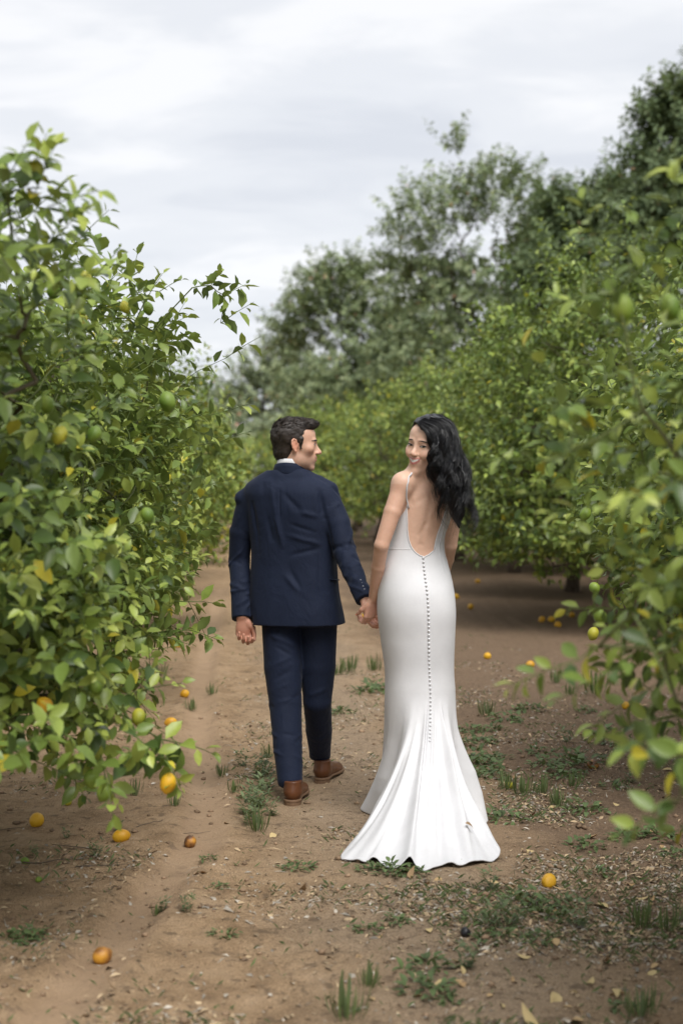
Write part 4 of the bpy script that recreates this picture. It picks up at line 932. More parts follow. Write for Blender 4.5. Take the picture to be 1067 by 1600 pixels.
fold = [(P(415, 990, 6.62), P(468, 1012, 6.62), .012, .006), (P(414, 1003, 6.6), P(465, 1028, 6.6), .010, -.005), (P(418, 1042, 6.58), P(472, 1020, 6.6), .011, .006), (P(420, 1066, 6.58), P(470, 1040, 6.58), .012, -.005), (P(420, 1080, 6.57), P(470, 1062, 6.57), .010, .005), (P(424, 1100, 6.56), P(468, 1090, 6.56), .011, .005),
        (P(432, 1212, 6.43), P(470, 1206, 6.43), .008, .006), (P(432, 1222, 6.43), P(470, 1222, 6.43), .006, -.005), (P(438, 1200, 6.43), P(472, 1190, 6.44), .009, -.005), (P(440, 1110, 6.55), P(446, 1215, 6.43), .010, .004),
        (P(484, 1180, 6.92), P(515, 1172, 6.92), .008, .005), (P(484, 1188, 6.92), P(515, 1188, 6.92), .006, -.005), (P(475, 1010, 6.62), P(518, 995, 6.62), .012, .004), (P(476, 1090, 6.65), P(514, 1075, 6.65), .012, .004)]
V = ridges(V, Nn, fold + sleeve_folds(lh, la, .078, 22, .0035) + sleeve_folds(rh, ra, .07, 18, .0035)); V = V + Nn * (0.002 * vnoise(V * np.array([1, 1, .5]), 15, 25))[:, None]
link('trousers', raw_mesh('trousers', V - GO, Q), M_SUIT, man)

# shoes
def shoe(heel_px, d, yaw, pitch=0.0):
    H = P(*heel_px, d); H[2] = float(gz(H[0], H[1])) + 0.002
    f = np.array([sin(yaw) * cos(pitch), cos(yaw) * cos(pitch), -sin(pitch)]); R = frame(f)
    T = lambda x, y, z: H + R @ np.array([x, y, z])
    v = Vox(H - np.array([.14, .10, .05]), H + np.array([.26, .36, .17]), 0.003)
    v.ell(T(0, .045, .050), (.036, .046, .040), .01, R); v.ell(T(0, .12, .045), (.038, .075, .036), .03, R); v.ell(T(0, .205, .034), (.046, .075, .030), .03, R); v.ell(T(0, .25, .030), (.038, .045, .023), .02, R)
    v.cap(T(0, .045, .06), T(0, .05, .115), .040, .043, .02)
    v.plane_cut(T(0, 0, .020), -R[:, 2], H - .15, H + .36); v.plane_cut(T(0, .05, .105), R[:, 2], H - .2, H + .36)
    V, Q = v.mesh(); V = relax(V, Q, 2, .5); o = link('shoe', raw_mesh('shoe', V - GO, Q), M_LEATHER, man)
    v = Vox(H - np.array([.14, .10, .05]), H + np.array([.26, .36, .10]), 0.003)
    for c, r in (((0, .045), (.041, .050)), ((0, .12), (.036, .09)), ((0, .215), (.051, .085)), ((0, .26), (.040, .055))): v.ell(T(c[0], c[1], .014), (r[0], r[1], .10), .02, R)
    v.plane_cut(T(0, 0, .024), R[:, 2], H - .2, H + .37); v.plane_cut(T(0, 0, .011), -R[:, 2], H - .2, H + .37)
    V, Q = v.mesh(); V = relax(V, Q, 1, .5); s_ = link('sole', raw_mesh('sole', V - GO, Q), M_SOLE, o)
    v = Vox(H - np.array([.12, .08, .05]), H + np.array([.16, .20, .06]), 0.003)
    v.ell(T(0, .042, .0), (.039, .046, .2), .01, R); v.plane_cut(T(0, 0, .013), R[:, 2], H - .2, H + .3); v.plane_cut(T(0, 0, -.010), -R[:, 2], H - .2, H + .3); v.plane_cut(T(0, .075, 0), R[:, 1], H - .2, H + .3)
    V, Q = v.mesh(); V = relax(V, Q, 1, .5); link('heel', raw_mesh('heel', V - GO, Q), M_SOLE, o)
shoe((455, 1262), 6.435, radians(7)); shoe((499, 1227), 6.90, radians(17))
# ---------------------------------------------------------------- the woman
BD = 6.2
BO = gp(0.33, 6.2); woman = thing('person', 'dark-haired woman in long open-backed white gown, smiling over her shoulder', 'person', BO)
BYAW = radians(16)
pb = lambda x, y, d=BD: P(x, y, d)
zb = lambda y: CAMH - (y - HOR) / F * BD
xb = lambda x: (x - 533.5) / F * BD
c_, s_ = cos(BYAW), sin(BYAW)
# torso table: image row, left and right edge in the photograph, depth behind and in front of the axis
BT = []
for y, x0, x1, b0, b1 in ((1090, 603, 711, .135, .14), (1050, 603, 708, .130, .135), (1000, 596, 709, .145, .13), (950, 590, 710, .160, .125), (925, 591, 708, .150, .12), (900, 595, 704, .122, .115), (880, 600, 699, .102, .105), (860, 606, 694, .092, .10), (840, 611, 694, .092, .10), (815, 614, 702, .096, .115), (790, 617, 708, .098, .125), (770, 621, 713, .094, .118), (755, 626, 716, .084, .10), (742, 636, 713, .066, .078), (732, 650, 702, .050, .058)):
    BT.append((zb(y), (xb(x0) + xb(x1)) / 2, BD + 0.02, (xb(x1) - xb(x0)) / 2, b0, b1))
BT = np.array(BT); BT = BT[np.argsort(BT[:, 0])]
TP = 2.25
def torso(z, th, off=0.0):
    """point of the torso surface at height z and angle th (0 = subject's left, pi/2 = front, -pi/2 = back), local to her turn"""
    g_ = [smooth_interp(z, BT[:, 0], BT[:, i]) for i in range(1, 6)]
    cu, cv = np.cos(th), np.sin(th); b = np.where(cv > 0, g_[4], g_[3])
    r = (np.abs(cu / g_[2]) ** TP + np.abs(cv / b) ** TP) ** (-1 / TP) + off
    u, v_ = -r * cu, r * cv
    return np.stack([g_[0] + u * c_ - v_ * s_, g_[1] + u * s_ + v_ * c_, z + 0 * u], -1)
HB = pb(668.5, 697, 6.17); HRB = frame((-sin(radians(38)), -cos(radians(38)), -0.02), (0.22, 0.02, 1)); HSB = 1.04
lsh, lel, lwr = pb(627, 757, 6.13), pb(596, 852, 6.09), pb(583, 934, 6.24)
rsh, rel, rwr = pb(712, 762, 6.30), pb(703, 852, 6.40), pb(692, 905, 6.60)
v = Vox((0.02, 5.92, 0.76), (0.62, 6.78, 1.77), 0.0031)
v.loft(np.array([r for r in BT if r[0] > 1.04]), BYAW, .01, power=TP)
v.ell(lsh + [.004, .0, .002], (.040, .042, .040), .04); v.ell(rsh, (.046, .046, .044), .03)
# trapezius and shoulder line
v.chain([lsh + [.01, 0, .016], pb(650, 739, 6.17), pb(672, 728, 6.18)], [.030, .036, .044], .04, .03); v.chain([rsh + [0, 0, .012], pb(697, 741, 6.24), pb(676, 728, 6.19)], [.030, .036, .044], .04, .03)
v.chain([pb(674, 738, 6.19), HB + HRB @ np.array([0, -.020, -.05])], [.050, .045], .03)
T = head(v, HB, HRB, HSB, False, 1.0)
v.chain([lsh, pb(613, 800, 6.105), lel, lel * .6 + lwr * .4, lwr], [.038, .0375, .0315, .0285, .0205], .03)
v.chain([rsh, (rsh * .55 + rel * .45), rel, rel * .6 + rwr * .4, rwr], [.042, .038, .031, .030, .021], .018)
# shoulder blades, spine furrow
hand(v, lwr + np.array([-.004, .006, -.014]), (-0.10, 0.25, -1), (-0.55, 0.8, 0.1), (-0.6, -0.4, 0), 0.88, ((0.5, 1.15, 0.7), (0.55, 1.2, 0.7), (0.6, 1.25, 0.7), (0.65, 1.3, 0.7)), 0.04, (0.5, 0.8))
hand(v, rwr, (-0.5, 0.5, -0.5), (-0.5, -0.5, -0.3), (0, 0.3, 1), 0.88)
V, Q = v.mesh(); V = relax(V, Q, 1, 0.35); Nn = vnormals(V, Q)
# modelled back: furrow of the spine and soft folds from the twist
back = V[:, 1] < 6.17
V2 = ridges(V, Nn, flat=True, lst=[(a_, b_, w_ * 1.25, h_ * .6) for a_, b_, w_, h_ in [(P(681, 752, 6.08), P(671, 800, 6.08), .012, -.006), (P(671, 800, 6.08), P(660, 850, 6.09), .011, -.0085), (P(660, 850, 6.09), P(661, 872, 6.09), .010, -.006), (P(676, 800, 6.08), P(664, 842, 6.08), .010, .004),
    (P(655, 838, 6.08), P(667, 818, 6.08), .009, -.0045), (P(668, 822, 6.08), P(690, 790, 6.09), .010, -.004), (P(646, 790, 6.08), P(664, 776, 6.08), .011, -.004), (P(640, 765, 6.08), P(652, 792, 6.08), .010, .0035), (P(686, 830, 6.10), P(672, 856, 6.10), .009, .003)]])
V = np.where(back[:, None] & (V[:, 2] < 1.50)[:, None], V2, V)
skin, loc, al, ga = face_paint(V, HB, HRB, HSB, (0.66, 0.425, 0.31), False, 1.0)
arm = np.clip((0.30 - V[:, 0]) / .06, 0, 1) * (V[:, 2] < 1.46); skin = tint(skin, arm * 0.30, (0.52, 0.25, 0.16))
hz = np.clip((0.96 - V[:, 2]) / 0.04, 0, 1); skin = tint(skin, hz * 0.4, (0.62, 0.29, 0.22))
link('body', raw_mesh('body', V - BO, Q, None, skin), M_SKIN, woman)
face_bits(woman, V, HB, T, HRB, HSB, False, 1.0, -0.0045)

SKV = V.copy(); SKX = V[:, 0] / V[:, 1] * F + 533.5; SKY = HOR - (V[:, 2] - CAMH) / V[:, 1] * F
def on_skin(px, py):
    """point just off her skin, on the side turned to the path behind her"""
    k = np.where((np.abs(SKX - px) < 2.2) & (np.abs(SKY - py) < 2.2))[0]; j = k[np.argmin(SKV[k, 1])]; return SKV[j] + np.array([0, -.0025, 0])
# gown: one surface from the open back's edge down to the train
nt_ = 440
th = np.linspace(-pi, pi, nt_, endpoint=False)          # -pi/2 = middle of the back
def ang_at(px, py):
    """angle round the torso of the visible back point at this pixel"""
    a = np.linspace(-pi, 0, 721); q = torso(np.full(721, zb(py)), a); x = q[:, 0] / q[:, 1] * F + 533.5
    m_ = np.argmin(x); n_ = np.argmax(x); lo_, hi_ = min(m_, n_), max(m_, n_)
    return a[lo_ + int(np.argmin(np.abs(x[lo_:hi_ + 1] - px)))]
edge_l = [(662, 869), (655, 866.5), (648, 861), (642.5, 853), (639, 843), (637, 825), (636.5, 800), (637.5, 768)]
edge_r = [(669, 865.5), (677, 859), (685, 849.5), (691, 839), (695, 828), (698.5, 812), (700.5, 795), (702, 768)]
tab_e = [(ang_at(x, y), zb(y)) for x, y in edge_l + edge_r]
al_, ar_ = tab_e[7][0], tab_e[15][0]; sg_ = np.sign(al_ + pi / 2)
for da, y in ((.10, 779), (.30, 797), (.6, 806), (1.0, 795), (1.5, 778)):
    tab_e.append((al_ + sg_ * da, zb(y))); tab_e.append((ar_ - sg_ * da, zb(y)))
tab_e = np.array(sorted(tab_e)); 
def top_edge(th):
    a = (np.asarray(th) - tab_e[0, 0]) % (2 * pi) + tab_e[0, 0]
    return np.interp(a, np.append(tab_e[:, 0], tab_e[0, 0] + 2 * pi), np.append(tab_e[:, 1], tab_e[0, 1]))
ze = top_edge(th)
right = np.cos(th) < 0
zk = zb(1075)
NU = 70; rows = []
for k in range(NU):
    t = k / (NU - 1); z = ze + (zk - ze) * (t ** 0.9); rows.append(torso(z, th, 0.0038))
K = rows[-1]; tk = K - rows[-2]; cenK = K.mean(0)
# hem on the ground, in order round her: control points (angle key, x, y, z)
hem = np.array([(-pi / 2 - 1.50, .150, 6.46, .0), (-pi / 2 - 1.27, .098, 6.42, .0), (-pi / 2 - 1.05, .100, 6.33, .0), (-pi / 2 - .95, .155, 6.21, .0), (-pi / 2 - .84, .172, 6.08, .012), (-pi / 2 - .66, .062, 5.80, .008), (-pi / 2 - .52, -.006, 5.52, .010), (-pi / 2 - .42, .045, 5.47, .020), (-pi / 2 - .34, .085, 5.435, .006), (-pi / 2 - .27, .130, 5.45, .032), (-pi / 2 - .20, .170, 5.40, .008), (-pi / 2 - .13, .225, 5.385, .012), (-pi / 2 - .07, .265, 5.405, .040), (-pi / 2, .305, 5.35, .008), (-pi / 2 + .08, .345, 5.365, .014), (-pi / 2 + .16, .400, 5.40, .030), (-pi / 2 + .24, .455, 5.40, .008), (-pi / 2 + .34, .520, 5.44, .018), (-pi / 2 + .44, .578, 5.475, .014), (-pi / 2 + .56, .620, 5.58, .028), (-pi / 2 + .68, .565, 5.84, .012), (-pi / 2 + .80, .535, 6.02, .008), (-pi / 2 + .95, .615, 6.12, .010), (-pi / 2 + 1.12, .600, 6.26, .0), (-pi / 2 + 1.5, .57, 6.42, .0), (0.35, .53, 6.55, .0), (pi / 2, .35, 6.64, .0), (pi - .7, .22, 6.58, .0), (pi - .1, .165, 6.50, .0)])
tk_ = (hem[:, 0] + pi) % (2 * pi) - pi
# torso() angle 0 is her left; hem keys above grow from her left side over the back to her right -> same sense
o_ = np.argsort(tk_); tk_ = tk_[o_]; hp = hem[o_][:, 1:]
tt = np.concatenate([tk_ - 2 * pi, tk_, tk_ + 2 * pi]); hh = np.concatenate([hp] * 3)
thh = -(th + pi / 2) - pi / 2; thh = (thh + pi) % (2 * pi) - pi      # mirror so that her left side (th = 0) takes the left hem
Hm = np.stack([smooth_interp(thh, tt, hh[:, i]) for i in range(3)], -1)
Hm[:, :2] += (0.012 * vnoise(np.stack([thh * 6, 0 * thh], -1), 1.0, 51) + .006 * vnoise(np.stack([thh * 19, 0 * thh], -1), 1.0, 52))[:, None] * np.array([.3, 1.0])
Hm[:, 2] = gz(Hm[:, 0], Hm[:, 1]) + 0.004 + np.maximum(Hm[:, 2], 0) * .6 * (1 + .8 * vnoise(np.stack([thh * 9, 0 * thh], -1), 1.0, 53))
ab = np.abs((th + pi / 2 + pi) % (2 * pi) - pi)
trn = np.exp(-(ab / 0.95) ** 4)                                     # how much a direction belongs to the train
NL = 90
fold_ph = [(-.60, .05, .020, .55), (-.43, .05, -.012, .3), (-.30, .045, .026, .05), (-.17, .03, -.022, .15), (-.06, .035, .010, .0), (.045, .02, -.016, .0), (.12, .035, .020, .05), (.24, .05, -.012, .35), (.37, .045, .016, .15), (.50, .035, -.022, .3), (.66, .06, .020, .4), (.82, .05, -.030, .45), (-.82, .05, -.045, .35), (-1.0, .08, .030, .25), (1.0, .08, .022, .3), (1.3, .10, -.014, .2), (-1.25, .10, -.016, .1)]
sg = (th + pi / 2 + pi) % (2 * pi) - pi
rad_dir = nrm((K - cenK) * np.array([1, 1, 0]))
for k in range(1, NL + 1):
    t = k / NL
    c1 = K + np.array([0, 0, -1]) * 0.22 + rad_dir * 0.004
    c2 = Hm + (K - Hm) * np.array([1, 1, 0]) * (0.30 + 0.18 * trn)[:, None] + np.array([0, 0, 1]) * (0.10 - 0.03 * trn)[:, None]
    q_ = K * (1 - t) ** 3 + 3 * c1 * t * (1 - t) ** 2 + 3 * c2 * t * t * (1 - t) + Hm * t ** 3
    fprof = sum(am * np.exp(-((sg - c0 - .03 * np.sin(3 * t + c0 * 9)) / wd) ** 2) * np.clip((t - t0) / .3, 0, 1) ** 1.2 * (1 - .65 * np.clip((t - .72) / .28, 0, 1)) for c0, wd, am, t0 in fold_ph)
    env = 1.0
    q_ = q_ + (rad_dir * np.array([1, .35, 0]) + np.array([0, -0.15, 0.75]) * trn[:, None]) * (fprof * env * 1.25)[:, None]
    q_[:, 2] = np.maximum(q_[:, 2], gz(q_[:, 0], q_[:, 1]) + 0.004)
    rows.append(q_)
A = np.array(rows); n1, n2 = A.shape[:2]
inner = A[-1] + nrm((cenK - A[-1]) * np.array([1, 1, 0])) * 0.006 + np.array([0, 0, -.004]); inner[:, 2] = np.maximum(inner[:, 2], gz(inner[:, 0], inner[:, 1]) + .002)
A = np.concatenate([A, inner[None]]); n1 += 1
i = np.arange(n1 - 1)[:, None] * n2; j = np.arange(n2)[None]; j2 = (j + 1) % n2
gown = link('gown', raw_mesh('gown', A.reshape(-1, 3) - BO, np.stack([i + j, i + n2 + j, i + n2 + j2, i + j2], -1).reshape(-1, 4)), M_CREPE, woman)
mb = MB(); e_ = torso(ze, th, 0.004); e_ = np.concatenate([e_, e_[:2]]); mb.tube(e_ - BO, .0027, 8, cap=False); link('neckline_piping', mb.mesh('neckline_piping', color=False), M_CREPE, gown)
for s, a0 in ((1, al_), (-1, ar_)):
    st = torso(top_edge(np.array([a0])), np.array([a0]), .004)[0]
    if s > 0: pts = [on_skin(636.8, 792), on_skin(637, 780), on_skin(637.5, 769), on_skin(638, 760), on_skin(639.5, 752), on_skin(640.5, 744), on_skin(641, 738)] + [P(641, 733.5, 6.155), P(643, 742, 6.22), P(645, 765, 6.30)]
    else: pts = [st, P(706, 752, 6.20), P(704, 738, 6.24), P(703, 738, 6.30), P(702, 760, 6.36)]
    mb = MB(); mb.tube(catmull(pts, 40) - BO, .0036, 8); link('strap', mb.mesh('strap', color=False), M_CREPE, gown)
# waist seam, slim covered buttons down the spine
thw = np.linspace(-pi / 2 + .50, -pi / 2 + 2.6, 60); mb = MB(); mb.tube(torso(np.full(60, zb(856)) - 0.004 * np.sin((thw + pi / 2)), thw, .004) - BO, .0013, 6); link('waist_seam', mb.mesh('waist_seam', color=False), M_CREPE, gown)
pS, QS, TS = uvsphere(.0054, 10, 7); bm_ = raw_mesh('button', pS * np.array([1, 1, 1]), QS, TS); bm_.materials.append(M_PEARL)
ib = int(np.argmin(np.abs(sg))); spine = np.array(rows)[:, ib]; sl_ = np.concatenate([[0], np.cumsum(np.linalg.norm(np.diff(spine, axis=0), axis=1))])
for k in range(46):
    s = .006 + k * .0178
    p = np.array([np.interp(s, sl_, spine[:, a]) for a in range(3)]); o = bpy.data.objects.new('button', bm_); COL.objects.link(o); o.parent = gown; o.location = p - BO + np.array([.0, -.003, .001])
    sc_k = 1.0 if k < 24 else 0.85; o.scale = (sc_k,) * 3

# hair: long dark waves over the shoulder
v = Vox(np.array([.26, 5.94, 1.02]), np.array([.66, 6.46, 1.80]), 0.0032)
E = lambda c, r, k=.01, sub=False: v.ell(HB + HRB @ (np.array(c) * HSB), np.array(r) * HSB, k, HRB, sub)
E((0, -.026, .044), (.083, .104, .090)); E((0, .030, .085), (.055, .050, .032), .03)
E((.012, .132, -.002), (.072, .080, .100), .010, True); E((0, .12, -.08), (.085, .085, .10), .01, True)
E((.040, .080, .045), (.045, .045, .050), .01, True)
v.chain([pb(690, 690, 6.16), pb(697, 730, 6.13), pb(708, 770, 6.13), pb(714, 800, 6.13), pb(717, 825, 6.13)], [.060, .053, .043, .026, .005], .03, .03, R=np.eye(3), sq=(1, 1.25, 1))
V, Q = v.mesh(); V = relax(V, Q, 2, .5); Nn = vnormals(V, Q)
V = V + Nn * (0.004 * vnoise(V * np.array([1, 1, .22]), 70, 5))[:, None]
mb = MB(); mb.add(V - BO, Q, None, np.full(3, .6))
guides = np.array([[(653, 662, 6.075), (668, 680, 6.055), (673, 708, 6.055), (676, 742, 6.045), (684, 782, 6.045), (697, 826, 6.05)],
    [(655, 659, 6.085), (678, 673, 6.06), (684, 706, 6.05), (690, 746, 6.035), (700, 790, 6.035), (709, 840, 6.04)],
    [(660, 655, 6.10), (690, 668, 6.07), (697, 706, 6.055), (705, 750, 6.045), (715, 798, 6.045), (717, 866, 6.045)],
    [(668, 651, 6.13), (699, 664, 6.10), (708, 706, 6.085), (718, 752, 6.07), (728, 802, 6.065), (728, 862, 6.06)],
    [(680, 648, 6.17), (706, 664, 6.15), (716, 708, 6.13), (728, 756, 6.12), (734, 804, 6.11), (732, 852, 6.11)],
    [(690, 648, 6.21), (709, 667, 6.20), (720, 710, 6.19), (730, 760, 6.18), (737, 808, 6.17), (733, 846, 6.17)]], float)
gw = np.array([[P(*q_) for q_ in g_] for g_ in guides]); gl = np.array([catmull(g_, 26) for g_ in gw])
r_ = np.random.default_rng(3)
NC = 16; cph = r_.random(NC) * 6.28; cwl = 2.6 + 1.2 * r_.random(NC); cam_ = .010 + .010 * r_.random(NC); clen = .80 + .22 * r_.random(NC); cdy = r_.normal(size=NC) * .006
NS = 23; gl = np.array([catmull(g_, NS) for g_ in gw])
def lock(u, rad, n_seg, jit, short=1.0, tone=1.0):
    """one strand; strands of a cluster share their wave"""
    c = int(min(NC - 1, max(0, u * NC + r_.normal() * .35))); uc = (c + .5) / NC
    t = np.linspace(0, 1, NS); ev = np.clip((t - .16) / .30, 0, 1)
    ue = np.clip(u + (uc - u) * .45 * np.clip((t - .3) / .7, 0, 1), 0, .9999) * (len(gl) - 1); i = np.minimum(ue.astype(int), len(gl) - 2); f = (ue - i)[:, None]; kk = np.arange(NS)
    g_ = gl[i, kk] * (1 - f) + gl[i + 1, kk] * f
    ph = t * cwl[c] * 2 * pi + cph[c] + r_.normal() * .35; am = cam_[c] * ev * (1 + .5 * t)
    g_ = g_ + np.stack([np.sin(ph), .8 * np.cos(ph), 0 * t], -1) * am[:, None] + np.array([0, 1, 0]) * cdy[c] * ev[:, None] + r_.normal(size=3) * jit * np.clip(t * 1.3 + .25, 0, 1)[:, None]
    k = max(8, int(NS * min(1, short * clen[c]))); g_ = g_[:k]; tt_ = np.linspace(0, 1, k)
    mb.tube(g_ - BO, rad * (0.5 + 0.5 * np.minimum(1, tt_ * 5)) * (1 - tt_ ** 3 * 0.92), n_seg, col=np.full(3, tone), flat=0.5)
for k in range(90): lock(r_.random(), .0032 + .0028 * r_.random(), 6, .005, 0.88 + 0.1 * r_.random(), 0.5 + 0.8 * r_.random())
for k in range(1900): lock(r_.random(), .0007 + .0006 * r_.random(), 3, .007, 0.80 + 0.25 * r_.random(), 0.5 + 1.5 * r_.random())
for k in range(70): lock(r_.random(), .0005, 3, .016, 0.9 + .15 * r_.random(), 1.0)
for k in range(14): lock(r_.random() * .10, .0010, 3, .004, 1.05, 0.8)
link('hair', mb.mesh('hair'), M_HAIRB, woman)
# ---------------------------------------------------------------- things lying and growing on the soil
def gpx(px, py):
    d = ground_d(py); x = (px - 533.5) / F * d; return gp(x, d)
rng = np.random.default_rng(77)
from mathutils import Matrix
def put(name, me, p, rz, s, label, cat, group=None, tilt=(0, 0)):
    o = bpy.data.objects.new(name, me); COL.objects.link(o); o.location = p; o.rotation_euler = (tilt[0], tilt[1], rz); o.scale = (s, s, s) if np.ndim(s) == 0 else s
    o['label'] = label; o['category'] = cat
    if group: o['group'] = group
    return o
def lemon_at(px, py, kind, label, s=1.15, group='lemons fallen on the soil'):
    p = gpx(px, py); p[2] += 0.0235 * s * 0.80
    put('fallen_lemon', FRUITM[kind][rng.integers(3)], p, rng.random() * 6, s, label, 'lemon', group, (pi / 2 + rng.normal() * .3, rng.normal() * .3))
LA = 'ripe yellow lemon fallen on the sandy soil under the broad tree beside the man'
LB = 'ripe yellow lemon fallen on the soil in the woman\'s side row\'s shade'
lemon_at(58, 1288, 'ripe', 'large ripe lemon on bare sand with twigs strewn round it, under drooping twigs', 1.35)
lemon_at(190, 1317, 'ripe', 'ripe lemon lying against a small green sprout on the sand', 1.2)
lemon_at(160, 1493, 'rot', 'half browned lemon with a dark side lying in the smooth wheel track', 1.2)
lemon_at(297, 1322, 'rot', 'flattened orange-brown lemon half sunk in the sand beside the track', 1.1)
lemon_at(857, 1382, 'ripe', 'orange-yellow lemon amid dry leaves behind the woman\'s train', 1.15)
lemon_at(990, 1197, 'turning', 'greenish yellow lemon on dark soil beneath the hanging leaf sprig', 1.1)
lemon_at(977, 1107, 'ripe', 'orange lemon on dark soil beyond the greenish yellow one', 1.1)
lemon_at(926, 1203, 'rot', 'shrivelled brown lemon tucked against a leafy weed', 1.1)
lemon_at(795, 1230, 'turning', 'small dull yellow lemon among weeds next to the woman\'s gown', 0.9)
for q in ((289, 1089), (267, 1135), (279, 1012)): lemon_at(q[0], q[1], 'ripe', LA, 1.25)
lemon_at(107, 1256, 'turning', 'tiny yellow lemon on the sand beyond the large ripe one', 0.7)
for q in ((761, 1029), (828, 1045)): lemon_at(q[0], q[1], 'ripe', 'ripe lemon on open lit soil beyond the weeds, past the woman', 1.35)
for q in ((846, 973), (861, 973), (871, 979), (926, 1000), (735, 952), (746, 911), (570, 968), (712, 935), (893, 962)): lemon_at(q[0], q[1], 'ripe', LB, 1.5)
lemon_at(61, 1378, 'green', 'tiny green fruit dropped on the sand', 0.5); lemon_at(40, 1352, 'green', 'small green fruit on the sand beside thin sprouts', 0.6)
seed = lemon_mesh('seed_husk', 0.017, 1.0, 3, .1); seed.materials.append(plain('dark_husk', (.012, .012, .014), .4))
p = gpx(727, 1464); p[2] += .012; put('seed_husk', seed, p, 0, 1, 'round black dried husk on the litter behind the train', 'husk')

# weeds: tufts of blades and low leafy rosettes
def weed_mesh(kind, seed):
    r = np.random.default_rng(seed); B = []; D = []; NN = []; LL = []; W_ = []; CU = []; C = []
    if kind == 'grass': n = 34; 
    elif kind == 'leafy': n = 46
    else: n = 60
    for k in range(n):
        az = r.random() * 6.28; o = np.array([cos(az), sin(az), 0])
        if kind == 'leafy':
            rr = .055 * r.random() ** .7; h = .028 * r.random() * (1.2 - rr / .07)
            B.append(o * rr + [0, 0, h]); D.append(nrm(o + r.normal(size=3) * .5 + [0, 0, .5])); LL.append(.016 + .014 * r.random()); W_.append(.25); CU.append(.3); NN.append([0, 0, 1.])
            C.append(np.array([.105, .150, .058]) * (.7 + .7 * r.random()))
        elif kind == 'grass':
            rr = .030 * r.random(); B.append(o * rr); D.append(nrm(o * (.25 + .55 * r.random()) + [0, 0, 1.0])); LL.append(.035 + .055 * r.random()); W_.append(.035); CU.append(.25); NN.append(o + [0, 0, .1])
            C.append(np.array([.110, .150, .055]) * (.7 + .7 * r.random()))
        else:
            st = k % 6; az = st * 1.05 + .3 * r.random(); o = np.array([cos(az), sin(az), 0]); h = .085 * r.random()
            B.append(o * (.012 + h * .25) + [0, 0, h]); a2 = r.random() * 6.28; D.append(nrm(np.array([cos(a2), sin(a2), .7]))); LL.append(.022 + .014 * r.random()); W_.append(.15); CU.append(.2); NN.append([0, 0, 1.])
            C.append(np.array([.135, .175, .085]) * (.7 + .7 * r.random()))
    LL = np.array(LL)
    me = leaves_mesh('weed', np.array(B), np.array(D), nrm(np.array(NN)), LL, LL * np.array(W_), np.array(CU), np.array(C), 2)
    me.materials.append(M_FAR); return me
WM = {k: [weed_mesh(k, 30 + i) for i in range(4)] for k in ('grass', 'leafy', 'erect')}
